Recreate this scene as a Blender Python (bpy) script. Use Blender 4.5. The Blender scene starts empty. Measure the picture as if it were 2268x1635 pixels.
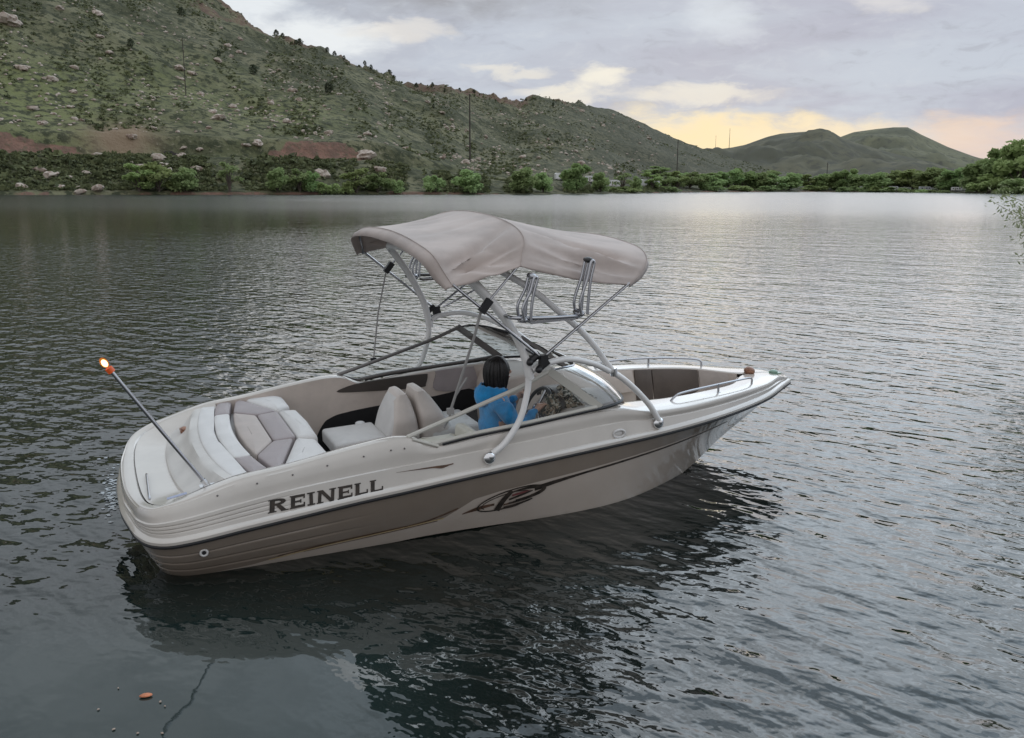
import bpy, bmesh, math, random
import numpy as np
from mathutils import Matrix, Vector, noise as mnoise
R = math.radians
random.seed(7); RNG = np.random.default_rng(11)
scene = bpy.context.scene
C = scene.collection
PI = math.pi

# ------------------------------------------------------------------ camera
CAM_H = 2.6
FPX, HOR = 2026.0, 411.5                      # focal length and horizon in 2268x1635 picture units
pitch = math.atan((1635/2 - HOR)/FPX); roll = R(.24)
fw = Vector((0, math.cos(pitch), -math.sin(pitch)))
up0 = Vector((0, math.sin(pitch), math.cos(pitch))); ri0 = Vector((1, 0, 0))
ri = math.cos(roll)*ri0 + math.sin(roll)*up0
up = math.cos(roll)*up0 - math.sin(roll)*ri0
cd = bpy.data.cameras.new('camera'); cam = bpy.data.objects.new('camera', cd); C.objects.link(cam)
cd.sensor_width = 36; cd.lens = 36*FPX/2268; cd.clip_start = .1; cd.clip_end = 9000
cam.matrix_world = Matrix(((ri.x, up.x, -fw.x, 0), (ri.y, up.y, -fw.y, 0), (ri.z, up.z, -fw.z, CAM_H), (0, 0, 0, 1)))
scene.camera = cam
scene.view_settings.view_transform = 'Standard'; scene.view_settings.look = 'None'
scene.view_settings.exposure = 0.0; scene.view_settings.gamma = 1
scene.cycles.max_bounces = 8; scene.cycles.transparent_max_bounces = 12
scene.cycles.use_denoising = True
scene.cycles.sample_clamp_indirect = 6

# ------------------------------------------------------------------ world: dusk cloud deck
SUN_AZ, SUN_EL = R(13), R(9)
w = bpy.data.worlds.new('World'); scene.world = w; w.use_nodes = True
nt = w.node_tree; N = nt.nodes; N.clear()
def nd(tree, t, **k):
    n = tree.nodes.new(t)
    for a, b in k.items(): setattr(n, a, b)
    return n
def put(tree, sock, v):
    if isinstance(v, bpy.types.NodeSocket): tree.links.new(v, sock)
    elif v is not None: sock.default_value = v
def mth(tree, op, a, b=None, c=None, clamp=False):
    n = nd(tree, 'ShaderNodeMath', operation=op); n.use_clamp = clamp
    put(tree, n.inputs[0], a); put(tree, n.inputs[1], b)
    if c is not None: put(tree, n.inputs[2], c)
    return n.outputs[0]
def mixc(tree, f, a, b, mode='MIX'):
    n = nd(tree, 'ShaderNodeMix', data_type='RGBA', blend_type=mode)
    put(tree, n.inputs['Factor'], f)
    for s, v in ((n.inputs[6], a), (n.inputs[7], b)):
        if isinstance(v, tuple) and len(v) == 3: v = (*v, 1)
        put(tree, s, v)
    return n.outputs[2]
def sstep(tree, x, a, b, lo=0., hi=1.):
    n = nd(tree, 'ShaderNodeMapRange', interpolation_type='SMOOTHSTEP')
    put(tree, n.inputs[0], x)
    for i, v in enumerate((a, b, lo, hi)): put(tree, n.inputs[1+i], v)
    return n.outputs[0]
def noise_n(tree, vec, scale, detail=4, rough=.5, dist=0., dims='3D'):
    n = nd(tree, 'ShaderNodeTexNoise', noise_dimensions=dims)
    put(tree, n.inputs['Vector'], vec)
    n.inputs['Scale'].default_value = scale; n.inputs['Detail'].default_value = detail
    n.inputs['Roughness'].default_value = rough; n.inputs['Distortion'].default_value = dist
    return n.outputs['Fac']
def vcomb(tree, x, y, z=0.):
    n = nd(tree, 'ShaderNodeCombineXYZ')
    for i, v in enumerate((x, y, z)): put(tree, n.inputs[i], v)
    return n.outputs[0]

tc = nd(nt, 'ShaderNodeTexCoord'); sp = nd(nt, 'ShaderNodeSeparateXYZ'); nt.links.new(tc.outputs['Generated'], sp.inputs[0])
X, Y, Z = sp.outputs
az = mth(nt, 'MULTIPLY', mth(nt, 'ARCTAN2', X, Y), 180/PI)          # degrees, 0 = straight ahead, + right
el = mth(nt, 'MULTIPLY', mth(nt, 'ARCSINE', Z), 180/PI)
zc = mth(nt, 'ADD', mth(nt, 'MAXIMUM', Z, 0.), .10)
pl = vcomb(nt, mth(nt, 'DIVIDE', X, zc), mth(nt, 'DIVIDE', Y, zc), 0.)
n1 = noise_n(nt, pl, .75, 6, .56, .5)
n2 = noise_n(nt, pl, 2.3, 5, .6, .3)
ae = vcomb(nt, mth(nt, 'MULTIPLY', az, .16), mth(nt, 'MULTIPLY', el, .42), 3.)
wa = mth(nt, 'SUBTRACT', noise_n(nt, ae, 1.0, 5, .6), .5)
wb = mth(nt, 'SUBTRACT', noise_n(nt, ae, 1.7, 5, .6, .4), .5)
azw = mth(nt, 'MULTIPLY_ADD', wa, 7., az); elw = mth(nt, 'MULTIPLY_ADD', wb, 2.6, el)
# cloud base: lavender grey, darker to the left and overhead-left, brighter overhead right
low = mixc(nt, sstep(nt, az, -20, 24), (.49, .52, .59), (.475, .49, .58))
n1b = sstep(nt, n1, .36, .66)
base = mixc(nt, n1b, low, (.56, .61, .69))
dk = mth(nt, 'MULTIPLY', sstep(nt, elw, 8.8, 11.4), sstep(nt, azw, 9, 0))
base = mixc(nt, mth(nt, 'MULTIPLY', dk, sstep(nt, n2, .30, .62, .95, .45)), base, (.30, .30, .315))
hi = mixc(nt, sstep(nt, az, -26, 18), (.82, .89, .95), (1.75, 2.1, 2.45))
hi = mixc(nt, sstep(nt, n2, .35, .68), mixc(nt, .55, hi, (.36, .40, .45)), hi)
base = mixc(nt, sstep(nt, el, 10.5, 20), base, hi)
back = sstep(nt, Y, .25, -.55)
base = mixc(nt, mth(nt, 'MULTIPLY', back, .999), base, (.74, .75, .78))
n3c = noise_n(nt, ae, 2.6, 7, .62, .6)
col = mixc(nt, mth(nt, 'MULTIPLY', sstep(nt, el, 14, 9), sstep(nt, n3c, .5, .74, 0., .40)), base, (.64, .68, .73))
col = mixc(nt, mth(nt, 'MULTIPLY', sstep(nt, el, 14, 9), sstep(nt, n3c, .48, .28, 0., .42)), col, (.36, .375, .43))
def blob(a, e, sa, se, c, k, gain=1.2, edge=None):
    global col
    dx = mth(nt, 'DIVIDE', mth(nt, 'SUBTRACT', azw, a), sa); dy = mth(nt, 'DIVIDE', mth(nt, 'SUBTRACT', elw, e), se)
    r2 = mth(nt, 'ADD', mth(nt, 'MULTIPLY', dx, dx), mth(nt, 'MULTIPLY', dy, dy))
    r2 = mth(nt, 'MULTIPLY_ADD', mth(nt, 'SUBTRACT', n3c, .5), 1.9, r2)
    g = sstep(nt, r2, 1.75, -.1, 0., k)
    col = mixc(nt, g, col, c)
def sight(px, py): return fw+ri*((px-1134)/FPX)-up*((py-1635/2)/FPX)
def pa(px, py=HOR): d = sight(px, py); return math.degrees(math.atan2(d.x, d.y))
def pe(py, px=1134): d = sight(px, py); return math.degrees(math.atan2(d.z, math.hypot(d.x, d.y)))
WARM = (.98, .80, .50); PEACH = (.93, .66, .50); CREAM = (.93, .87, .74); WHITE = (.83, .87, .90)
blob(pa(1500), pe(345), 9.5, 2.5, (.97, .86, .62), .9)
blob(pa(1640), pe(330), 8.5, 1.9, WARM, .95)
blob(pa(1900), pe(310), 7., 1.0, (.93, .82, .64), .48)
blob(pa(2150), pe(330), 5.0, 1.6, PEACH, .5)
blob(pa(1540), pe(208), 4.2, .6, CREAM, .68)
blob(pa(1330), pe(172), 2.0, .7, (.95, .90, .77), .85)
blob(pa(1240), pe(208), 3.4, .55, CREAM, .7)
blob(pa(1120), pe(158), 2.0, .35, CREAM, .55)
blob(pa(700), pe(95), 4.2, 1.2, (.86, .89, .90), .9)
blob(pa(545), pe(15), 2.8, 1.7, WHITE, .9)
blob(pa(890), pe(72), 3.2, .6, (.84, .80, .74), .65)
blob(pa(1585), pe(50), 2.2, 1.3, (.74, .79, .84), .6)
blob(pa(1960), pe(8), 2.8, .9, (.80, .78, .76), .65)
sky = nd(nt, 'ShaderNodeTexSky', sky_type='NISHITA'); sky.sun_disc = False
sky.sun_elevation = SUN_EL; sky.sun_rotation = SUN_AZ
tot = mixc(nt, 1., col, mixc(nt, 1., sky.outputs[0], (.001, .001, .001), 'MULTIPLY'), 'ADD')
bg = nd(nt, 'ShaderNodeBackground'); nt.links.new(tot, bg.inputs[0]); bg.inputs[1].default_value = 1.0
ow = nd(nt, 'ShaderNodeOutputWorld'); nt.links.new(bg.outputs[0], ow.inputs[0])

sl = bpy.data.lights.new('sun', 'SUN'); sl.energy = .5; sl.angle = R(60); sl.color = (1, .95, .89)
so = bpy.data.objects.new('sun', sl); C.objects.link(so)
sd = Vector((math.sin(SUN_AZ)*math.cos(SUN_EL), math.cos(SUN_AZ)*math.cos(SUN_EL), math.sin(SUN_EL)))
so.rotation_euler = sd.to_track_quat('Z', 'Y').to_euler(); so.location = (40, 60, 60)

# ------------------------------------------------------------------ materials
def mat(name, col=(.5, .5, .5), rough=.5, metal=0., spec=.5, coat=0., emit=None, estr=0., bump=0., bscale=60., var=0., vscale=4., sheen=0.):
    m = bpy.data.materials.new(name); m.use_nodes = True
    t = m.node_tree; p = t.nodes['Principled BSDF']
    p.inputs['Base Color'].default_value = (*col, 1); p.inputs['Roughness'].default_value = rough
    p.inputs['Metallic'].default_value = metal; p.inputs['Specular IOR Level'].default_value = spec
    p.inputs['Coat Weight'].default_value = coat; p.inputs['Coat Roughness'].default_value = .08
    p.inputs['Sheen Weight'].default_value = sheen
    if emit: p.inputs['Emission Color'].default_value = (*emit, 1); p.inputs['Emission Strength'].default_value = estr
    co = nd(t, 'ShaderNodeTexCoord').outputs['Object']
    if var > 0:
        f = noise_n(t, co, vscale, 5, .6)
        c = mixc(t, sstep(t, f, .35, .65), tuple(min(1, x*(1-var)) for x in col), tuple(min(1, x*(1+var*.6)) for x in col))
        t.links.new(c, p.inputs['Base Color'])
        rr = sstep(t, f, .3, .7, max(.02, rough-.06), min(1, rough+.08)); t.links.new(rr, p.inputs['Roughness'])
    if bump > 0:
        b = nd(t, 'ShaderNodeBump'); b.inputs['Strength'].default_value = 1; b.inputs['Distance'].default_value = bump
        t.links.new(noise_n(t, co, bscale, 3, .6), b.inputs['Height']); t.links.new(b.outputs[0], p.inputs['Normal'])
    return m
def glass(name, tint=(.85, .92, .93), gain=1.25, rg=.03):
    m = bpy.data.materials.new(name); m.use_nodes = True; t = m.node_tree; t.nodes.clear()
    tr = nd(t, 'ShaderNodeBsdfTransparent'); tr.inputs[0].default_value = (*tint, 1)
    gl = nd(t, 'ShaderNodeBsdfGlossy'); gl.inputs['Roughness'].default_value = rg
    fr = nd(t, 'ShaderNodeFresnel'); fr.inputs[0].default_value = 1.5
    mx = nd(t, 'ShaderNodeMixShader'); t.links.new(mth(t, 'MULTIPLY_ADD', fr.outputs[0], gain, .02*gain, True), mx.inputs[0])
    t.links.new(tr.outputs[0], mx.inputs[1]); t.links.new(gl.outputs[0], mx.inputs[2])
    o = nd(t, 'ShaderNodeOutputMaterial'); t.links.new(mx.outputs[0], o.inputs[0]); return m
M = dict(
 gel=mat('white_gelcoat', (.56, .52, .475), .16, coat=.7, var=.05, vscale=2.5),
 deckin=mat('ivory_gelcoat', (.56, .535, .505), .34, var=.08, vscale=5, bump=.0006, bscale=180),
 rubber=mat('black_rubber', (.018, .018, .02), .45),
 chrome=mat('chrome', (.72, .72, .73), .16, metal=1.),
 steel=mat('stainless_tube', (.42, .42, .44), .25, metal=1.),
 tower=mat('white_powder_coat', (.78, .765, .75), .3, coat=.3, var=.04),
 black=mat('black_plastic', (.012, .012, .014), .4),
 vwhite=mat('white_vinyl', (.62, .605, .59), .5, var=.05, vscale=7, bump=.0012, bscale=90),
 vtan=mat('tan_vinyl', (.43, .375, .345), .55, var=.08, vscale=6, bump=.0014, bscale=80),
 vgray=mat('grey_vinyl', (.325, .285, .285), .55, var=.08, vscale=6, bump=.0014, bscale=80),
 vbrown=mat('brown_vinyl', (.10, .078, .066), .5, var=.15, vscale=5, bump=.0014, bscale=80),
 liner=mat('taupe_liner', (.52, .45, .40), .6, var=.09, vscale=4, bump=.001, bscale=70),
 vlight=mat('pale_tan_vinyl', (.60, .54, .495), .5, var=.07, vscale=6, bump=.0012, bscale=80),
 cream=mat('cream_vinyl', (.60, .57, .49), .5, var=.08, vscale=6, bump=.001, bscale=80),
 carpet=mat('grey_carpet', (.13, .12, .115), .95, var=.25, vscale=30, bump=.004, bscale=220),
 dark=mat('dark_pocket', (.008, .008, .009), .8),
 brownpl=mat('dark_brown_panel', (.05, .04, .034), .5, var=.1),
 canvas=mat('taupe_canvas', (.41, .345, .312), .85, var=.16, vscale=2.2, bump=.001, bscale=160, sheen=.2),
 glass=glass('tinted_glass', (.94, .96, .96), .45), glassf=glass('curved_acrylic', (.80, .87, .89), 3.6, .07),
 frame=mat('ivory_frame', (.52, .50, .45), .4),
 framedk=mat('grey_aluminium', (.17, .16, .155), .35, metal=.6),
 ink=mat('dark_bronze_letters', (.035, .026, .02), .4, var=.5, vscale=22),
 bronze=mat('bronze_decal', (.10, .055, .035), .4, var=.35, vscale=14),
 gold=mat('gold_pinstripe', (.42, .32, .16), .4),
 creamdec=mat('pale_decal', (.44, .40, .36), .4),
 red=mat('red_cloth', (.16, .015, .02), .8, var=.3),
 amber=mat('amber_glow', (.45, .07, .015), .25, emit=(1, .14, .02), estr=.15),
 bulb=mat('lit_bulb', (1, .8, .5), .3, emit=(1, .80, .50), estr=7), lens=None,
 orange=mat('orange_brown_cap', (.26, .12, .07), .4, var=.3, vscale=30),
 green=mat('green_lens', (.20, .30, .23), .25),
 strap=mat('grey_webbing', (.30, .29, .28), .9),
 hair=mat('black_hair', (.012, .010, .010), .42, var=.5, vscale=40, bump=.004, bscale=60),
 skin=mat('skin', (.50, .30, .22), .5, var=.06),
 blue=mat('blue_fleece', (.006, .22, .50), .85, var=.22, vscale=9, bump=.006, bscale=28, sheen=.3),
 denim=mat('dark_trousers', (.03, .035, .05), .9),
 white=mat('white_plastic', (.7, .7, .7), .4),
)
def camo_mat():
    m = bpy.data.materials.new('camouflage_cloth'); m.use_nodes = True; t = m.node_tree; p = t.nodes['Principled BSDF']
    p.inputs['Roughness'].default_value = .9
    co = nd(t, 'ShaderNodeTexCoord').outputs['Object']; f = noise_n(t, co, 22, 3, .6, .8); g = noise_n(t, co, 34, 2, .5, .5)
    a = mixc(t, sstep(t, f, .49, .51), (.05, .052, .035), (.25, .19, .13))
    b = mixc(t, sstep(t, g, .56, .58), a, (.42, .38, .32)); b = mixc(t, sstep(t, g, .40, .38), b, (.012, .012, .01))
    t.links.new(b, p.inputs['Base Color']); return m
M['camo'] = camo_mat()
def glow_shell_mat():  # half-clear shell; the bulb's orange halo is put in as emission
    m = bpy.data.materials.new('amber_glow_shell'); m.use_nodes = True; t = m.node_tree; t.nodes.clear()
    tr = nd(t, 'ShaderNodeBsdfTransparent'); tr.inputs[0].default_value = (1, .80, .55, 1); em = nd(t, 'ShaderNodeEmission'); em.inputs[0].default_value = (1, .30, .05, 1); em.inputs[1].default_value = .7
    mx = nd(t, 'ShaderNodeMixShader'); mx.inputs[0].default_value = .45; t.links.new(tr.outputs[0], mx.inputs[1]); t.links.new(em.outputs[0], mx.inputs[2]); o = nd(t, 'ShaderNodeOutputMaterial'); t.links.new(mx.outputs[0], o.inputs[0]); return m
M['lens'] = glow_shell_mat()

# ------------------------------------------------------------------ mesh helpers
def spline(pts, n=8, closed=False):
    P = [Vector(p) for p in pts]; out = []; m = len(P)
    if m == 2 and not closed: return [P[0].lerp(P[1], i/n) for i in range(n+1)]
    for i in range(m if closed else m-1):
        if closed: p0, p1, p2, p3 = P[i-1], P[i], P[(i+1) % m], P[(i+2) % m]
        else:
            p1, p2 = P[i], P[i+1]; p0 = P[i-1] if i else p1*2-p2; p3 = P[i+2] if i+2 < m else p2*2-p1
        for k in range(n):
            t = k/n
            out.append(.5*((2*p1)+(p2-p0)*t+(2*p0-5*p1+4*p2-p3)*t*t+(3*p1-p0-3*p2+p3)*t**3))
    if not closed: out.append(P[-1].copy())
    return out
class MB:
    def __init__(s): s.v = []; s.f = []; s.m = []
    def add(s, vs, fs, mi=0):
        o = len(s.v); s.v += [tuple(v) for v in vs]; s.f += [tuple(i+o for i in f) for f in fs]; s.m += [mi]*len(fs)
    def grid(s, rows, mi=0, closeu=False, closev=False, flip=False):
        nr, nc = len(rows), len(rows[0]); fs = []
        for i in range(nr if closeu else nr-1):
            for j in range(nc if closev else nc-1):
                a, b = i*nc+j, i*nc+(j+1) % nc; c, d = ((i+1) % nr)*nc+(j+1) % nc, ((i+1) % nr)*nc+j
                fs.append((d, c, b, a) if flip else (a, b, c, d))
        s.add([p for r in rows for p in r], fs, mi)
    def tube(s, pts, r, seg=10, smooth=6, mi=0, caps=True, closed=False):
        P = spline(pts, smooth, closed) if smooth > 1 else [Vector(p) for p in pts]
        n = len(P); rows = []; u = None
        for i, p in enumerate(P):
            tg = (P[(i+1) % n]-P[i-1]) if closed else (P[min(i+1, n-1)]-P[max(i-1, 0)])
            tg.normalize()
            if u is None: u = tg.orthogonal().normalized()
            u = (u-tg*u.dot(tg)).normalized(); v = tg.cross(u)
            rr = r(i/(n-1)) if callable(r) else r
            rows.append([p+(u*math.cos(a)+v*math.sin(a))*rr for a in [2*PI*k/seg for k in range(seg)]])
        s.grid(rows, mi, closeu=closed, closev=True)
        if caps and not closed:
            s.add(rows[0], [tuple(range(seg))[::-1]], mi); s.add(rows[-1], [tuple(range(seg))], mi)
    def ell(s, c, rx, ry, rz, mt=None, nu=14, nv=9, mi=0, fn=None):
        rows = []
        for i in range(nv+1):
            ph = PI*i/nv; row = []
            for j in range(nu):
                th = 2*PI*j/nu; d = Vector((math.sin(ph)*math.cos(th), math.sin(ph)*math.sin(th), math.cos(ph)))
                k = fn(d) if fn else 1
                p = Vector((d.x*rx*k, d.y*ry*k, d.z*rz*k)); 
                if mt is not None: p = mt @ p
                row.append(Vector(c)+p)
            rows.append(row)
        s.grid(rows, mi, closev=True, flip=True)
    def box(s, c, sx, sy, sz, mt=None, mi=0):
        vs = []
        for x in (-1, 1):
            for y in (-1, 1):
                for z in (-1, 1):
                    p = Vector((x*sx/2, y*sy/2, z*sz/2)); p = mt @ p if mt is not None else p
                    vs.append(Vector(c)+p)
        s.add(vs, [(0, 1, 3, 2), (4, 6, 7, 5), (0, 4, 5, 1), (2, 3, 7, 6), (0, 2, 6, 4), (1, 5, 7, 3)], mi)
    def cushion(s, poly, z0, z1, b=.02, puff=.012, mt=None, mi=0, zf=None, rnd=2):
        """padded slab over a plan outline: rounded corners, rolled top edge, puffed top"""
        P = [Vector((p[0], p[1], 0)) for p in poly]
        if sum(a.x*c.y-c.x*a.y for a, c in zip(P, P[1:]+P[:1])) < 0: P.reverse()
        Q = []
        for i, p in enumerate(P):
            a, c = P[i-1], P[(i+1) % len(P)]
            la, lc = (a-p).length, (c-p).length; d = min(.035, la*.3, lc*.3)
            p1, p2 = p+(a-p).normalized()*d, p+(c-p).normalized()*d
            for k in range(4):
                t = k/3; Q.append(p1*(1-t)**2+p*2*t*(1-t)+p2*t*t)
            m = max(1, int((lc-2*d)/.06))
            c2 = c+(p-c).normalized()*min(.035, lc*.3)
            for k in range(1, m): Q.append(p2.lerp(c2, k/m))
        n = len(Q); nor = []
        for i in range(n):
            t = Q[(i+1) % n]-Q[i-1]; nor.append(Vector((-t.y, t.x, 0)).normalized())
        cen = sum(Q, Vector())/n
        rows = []
        def ring(ins, z, toward=0.):
            r = []
            for q, m in zip(Q, nor):
                p = q+m*ins; p = p.lerp(cen, toward); zz = z+(zf(p.x, p.y) if zf else 0)
                p = Vector((p.x, p.y, zz)); r.append(mt @ p if mt is not None else p)
            return r
        for ins, z in ((b*.6, z0), (0, z0+b*.5), (0, z1-b), (b*.12, z1-b*.55), (b*.42, z1-b*.2), (b, z1)): rows.append(ring(ins, z))
        for k, tw in enumerate((.12, .3, .55, .8)): rows.append(ring(b, z1+puff*(.35, .7, .95, 1)[k], tw))
        s.grid(rows, mi, closev=True)
        s.add(rows[-1], [tuple(range(n))], mi); s.add(rows[0], [tuple(range(n))[::-1]], mi)
    def build(s, name, mats, parent=None, angle=40, off=None):
        me = bpy.data.meshes.new(name)
        vs = s.v if off is None else [(a-off[0], b-off[1], c-off[2]) for a, b, c in s.v]
        me.from_pydata(vs, [], s.f); me.update()
        for m in (mats if isinstance(mats, (list, tuple)) else [mats]): me.materials.append(m)
        me.polygons.foreach_set('material_index', s.m)
        bm = bmesh.new(); bm.from_mesh(me); bmesh.ops.remove_doubles(bm, verts=bm.verts, dist=1e-5); bmesh.ops.recalc_face_normals(bm, faces=bm.faces); bm.to_mesh(me); bm.free()
        me.polygons.foreach_set('use_smooth', [True]*len(me.polygons))
        if angle is not None: me.set_sharp_from_angle(angle=R(angle))
        o = bpy.data.objects.new(name, me); C.objects.link(o)
        if parent: o.parent = parent
        return o
def tag(o, label=None, cat=None, group=None, kind=None):
    if label: o['label'] = label
    if cat: o['category'] = cat
    if group: o['group'] = group
    if kind: o['kind'] = kind
    return o
# ------------------------------------------------------------------ the boat (x forward, y to port, z up; starboard faces the camera)
th, tr, he = R(24.6), R(2.4), R(2.1)
Rz = Matrix.Rotation(th, 4, 'Z'); Ry = Matrix.Rotation(-tr, 4, 'Y'); Rx = Matrix.Rotation(he, 4, 'X')
BM = Matrix.Translation((-2.70, 6.61, 0)) @ Rz @ Ry @ Rx
boat = bpy.data.objects.new('motorboat', None); C.objects.link(boat); boat.matrix_world = BM
tag(boat, 'white and tan open bow motorboat with a wakeboard tower and taupe canopy, on the lake', 'motorboat')
def part(b, name, m, parent=None, angle=40, label=None):
    o = b.build(name, m, parent or boat, angle)
    if label: o['label'] = label
    return o
# rub x,b,z | chine x,b,z | keel x,b,z | knuckle x,b,z | edge x,b,z | inner x,b,z
T = np.array([
 [-.235,0,.314, -.06,0,0, .0,0,-.3, -.225,0,.42, -.195,0,.502, -.10,0,.50],
 [-.225,.35,.314, -.06,.33,0, .0,.3,-.3, -.215,.345,.42, -.185,.34,.502, -.095,.32,.50],
 [-.19,.61,.314, -.04,.60,0, .0,.55,-.3, -.18,.60,.42, -.155,.58,.506, -.08,.55,.501],
 [-.15,.83,.315, -.02,.77,.005, .0,.7,-.3, -.14,.81,.43, -.115,.78,.522, -.05,.73,.512],
 [-.075,1.0,.318, .03,.87,.01, .03,.8,-.3, -.065,.975,.45, -.045,.93,.545, .01,.86,.535],
 [.02,1.075,.321, .10,.92,.01, .1,.7,-.3, .03,1.045,.47, .05,.99,.575, .08,.905,.555],
 [.17,1.115,.334, .2,.94,.0, .2,.5,-.35, .17,1.08,.49, .18,1.02,.605, .18,.925,.60],
 [.5,1.12,.358, .5,.95,-.01, .5,.2,-.42, .5,1.085,.53, .5,1.03,.685, .5,.935,.685],
 [.85,1.12,.38, .85,.955,-.015, .85,0,-.44, .85,1.085,.565, .85,1.035,.718, .85,.94,.718],
 [1.3,1.12,.408, 1.3,.955,-.02, 1.3,0,-.45, 1.3,1.085,.588, 1.3,1.035,.775, 1.3,.94,.775],
 [1.6,1.117,.419, 1.6,.952,-.03, 1.6,0,-.46, 1.6,1.082,.597, 1.6,1.035,.797, 1.6,.94,.797],
 [1.74,1.113,.424, 1.74,.95,-.03, 1.74,0,-.46, 1.74,1.08,.599, 1.74,1.04,.775, 1.74,.945,.775],
 [1.9,1.107,.43, 1.9,.945,-.035, 1.9,0,-.46, 1.9,1.075,.602, 1.9,1.045,.70, 1.9,.955,.70],
 [2.4,1.088,.445, 2.4,.94,-.06, 2.4,0,-.47, 2.4,1.055,.61, 2.4,1.03,.73, 2.4,.945,.73],
 [3.1,1.045,.455, 3.1,.925,-.115, 3.1,0,-.47, 3.1,1.01,.62, 3.1,.98,.757, 3.1,.90,.757],
 [3.5,1.005,.455, 3.5,.865,-.16, 3.5,0,-.47, 3.5,.97,.617, 3.5,.945,.735, 3.5,.82,.74],
 [3.8,.965,.452, 3.8,.765,-.185, 3.8,0,-.46, 3.8,.93,.585, 3.8,.915,.66, 3.8,.64,.67],
 [4.2,.89,.447, 4.2,.575,-.20, 4.2,0,-.42, 4.2,.86,.555, 4.2,.85,.62, 4.2,.56,.625],
 [4.65,.77,.44, 4.65,.36,-.15, 4.65,0,-.33, 4.65,.745,.535, 4.65,.74,.605, 4.65,.485,.61],
 [5.1,.60,.428, 5.1,.20,.01, 5.1,0,-.12, 5.1,.58,.515, 5.1,.572,.58, 5.1,.34,.587],
 [5.5,.405,.414, 5.5,.12,.17, 5.5,0,.095, 5.5,.39,.495, 5.5,.382,.55, 5.46,.04,.562],
 [5.85,.17,.402, 5.85,.04,.31, 5.85,0,.28, 5.85,.16,.475, 5.84,.152,.525, 5.82,0,.533],
 [6.1,0,.392, 6.09,0,.388, 6.08,0,.382, 6.09,0,.425, 6.07,0,.448, 6.0,0,.488]])
TS = [0.]
def dense(tab, n=10):
    out = []; ts = []
    m = len(tab)
    for i in range(m-1):
        p1, p2 = tab[i], tab[i+1]; p0 = tab[i-1] if i else p1*np.tile([1, -1, 1], 6)+0 ; p3 = tab[i+2] if i+2 < m else 2*p2-p1
        if i == 0: p0 = tab[1]*np.tile([1, -1, 1], 6)
        d0, d1, d2 = [max(1e-4, np.hypot(*(b-a)[:2]))**.5 for a, b in ((p0, p1), (p1, p2), (p2, p3))]
        for k in range(n):                                   # centripetal Catmull-Rom
            t = d1*k/n
            t0, t1, t2, t3 = -d0, 0, d1, d1+d2
            A1 = p0*(t1-t)/(t1-t0)+p1*(t-t0)/(t1-t0); A2 = p1*(t2-t)/(t2-t1)+p2*(t-t1)/(t2-t1); A3 = p2*(t3-t)/(t3-t2)+p3*(t-t2)/(t3-t2)
            B1 = A1*(t2-t)/(t2-t0)+A2*(t-t0)/(t2-t0); B2 = A2*(t3-t)/(t3-t1)+A3*(t-t1)/(t3-t1)
            out.append(B1*(t2-t)/(t2-t1)+B2*(t-t1)/(t2-t1)); ts.append(i+k/n)
    out.append(tab[-1]); ts.append(m-1.)
    D = np.array(out); D[:, 1::3] = np.maximum(D[:, 1::3], 0); return D, np.array(ts)
D, DT = dense(T)
ND = len(D)
def G(i, k): return D[i, 3*k:3*k+3]          # k: 0 rub 1 chine 2 keel 3 knuckle 4 edge 5 inner
def sside(a, s):                              # s=-1 starboard, +1 port
    return Vector((a[0], s*a[1], a[2]))
def ss(a, b, x): x = min(1, max(0, (x-a)/(b-a))); return x*x*(3-2*x)
XR, BR, ZR, BC, ZC, BN, ZN, BE, ZE, BI = D[:, 0], D[:, 1], D[:, 2], D[:, 4], D[:, 5], D[:, 10], D[:, 11], D[:, 13], D[:, 14], D[:, 16]
NRH = 64
def hull_section(i):
    """points of the hull side from the rub rail down to the keel (starboard taken positive)"""
    ru, ch, ke = Vector(G(i, 0)), Vector(G(i, 1)), Vector(G(i, 2)); x = ru.x; row = []; NR = NRH
    wb = 0.; cc = ch+(ch-(ru+ke)*.5)*.35; cc.y = max(0, cc.y)
    bez = lambda v: ru*(1-v)**2+cc*2*v*(1-v)+ke*v*v
    for k in range(NR+1):
        u = k/NR; q = ru.lerp(ch, u); q.y += (.022*(1-ss(2.5, 3.8, x))-.03*ss(3.9, 4.8, x))*math.sin(PI*u)*ss(.02, .3, abs(q.y)); row.append(q.lerp(bez(u*.68), wb))
    lip = ch.copy(); dn = Vector((1.2, 0, lip.z))-lip; dn.z = 0; lip += dn.normalized()*.03
    row += [lip.lerp(bez(.72), wb), ch.lerp(ke, .5).lerp(bez(.86), wb), ke.copy()]
    return row
HSEC = [hull_section(i) for i in range(ND)]
def hull_y(x, z):
    i = int(np.clip(np.searchsorted(XR[45:], x)+45, 46, ND-1)); f = (x-XR[i-1])/max(1e-6, XR[i]-XR[i-1])
    yy = [float(np.interp(-z, [-q.z for q in HSEC[k]], [q.y for q in HSEC[k]])) for k in (i-1, i)]
    return yy[0]+(yy[1]-yy[0])*min(1, max(0, f))
def band_y(x, z):                             # the lower topside band that carries the name
    b, zr, bn, zn = [float(np.interp(x, XR[45:], a[45:])) for a in (BR, ZR, BN, ZN)]
    a0, z0 = b-.014, zr+.05; return a0+(bn-a0)*(z-z0)/(zn-z0)
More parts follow.
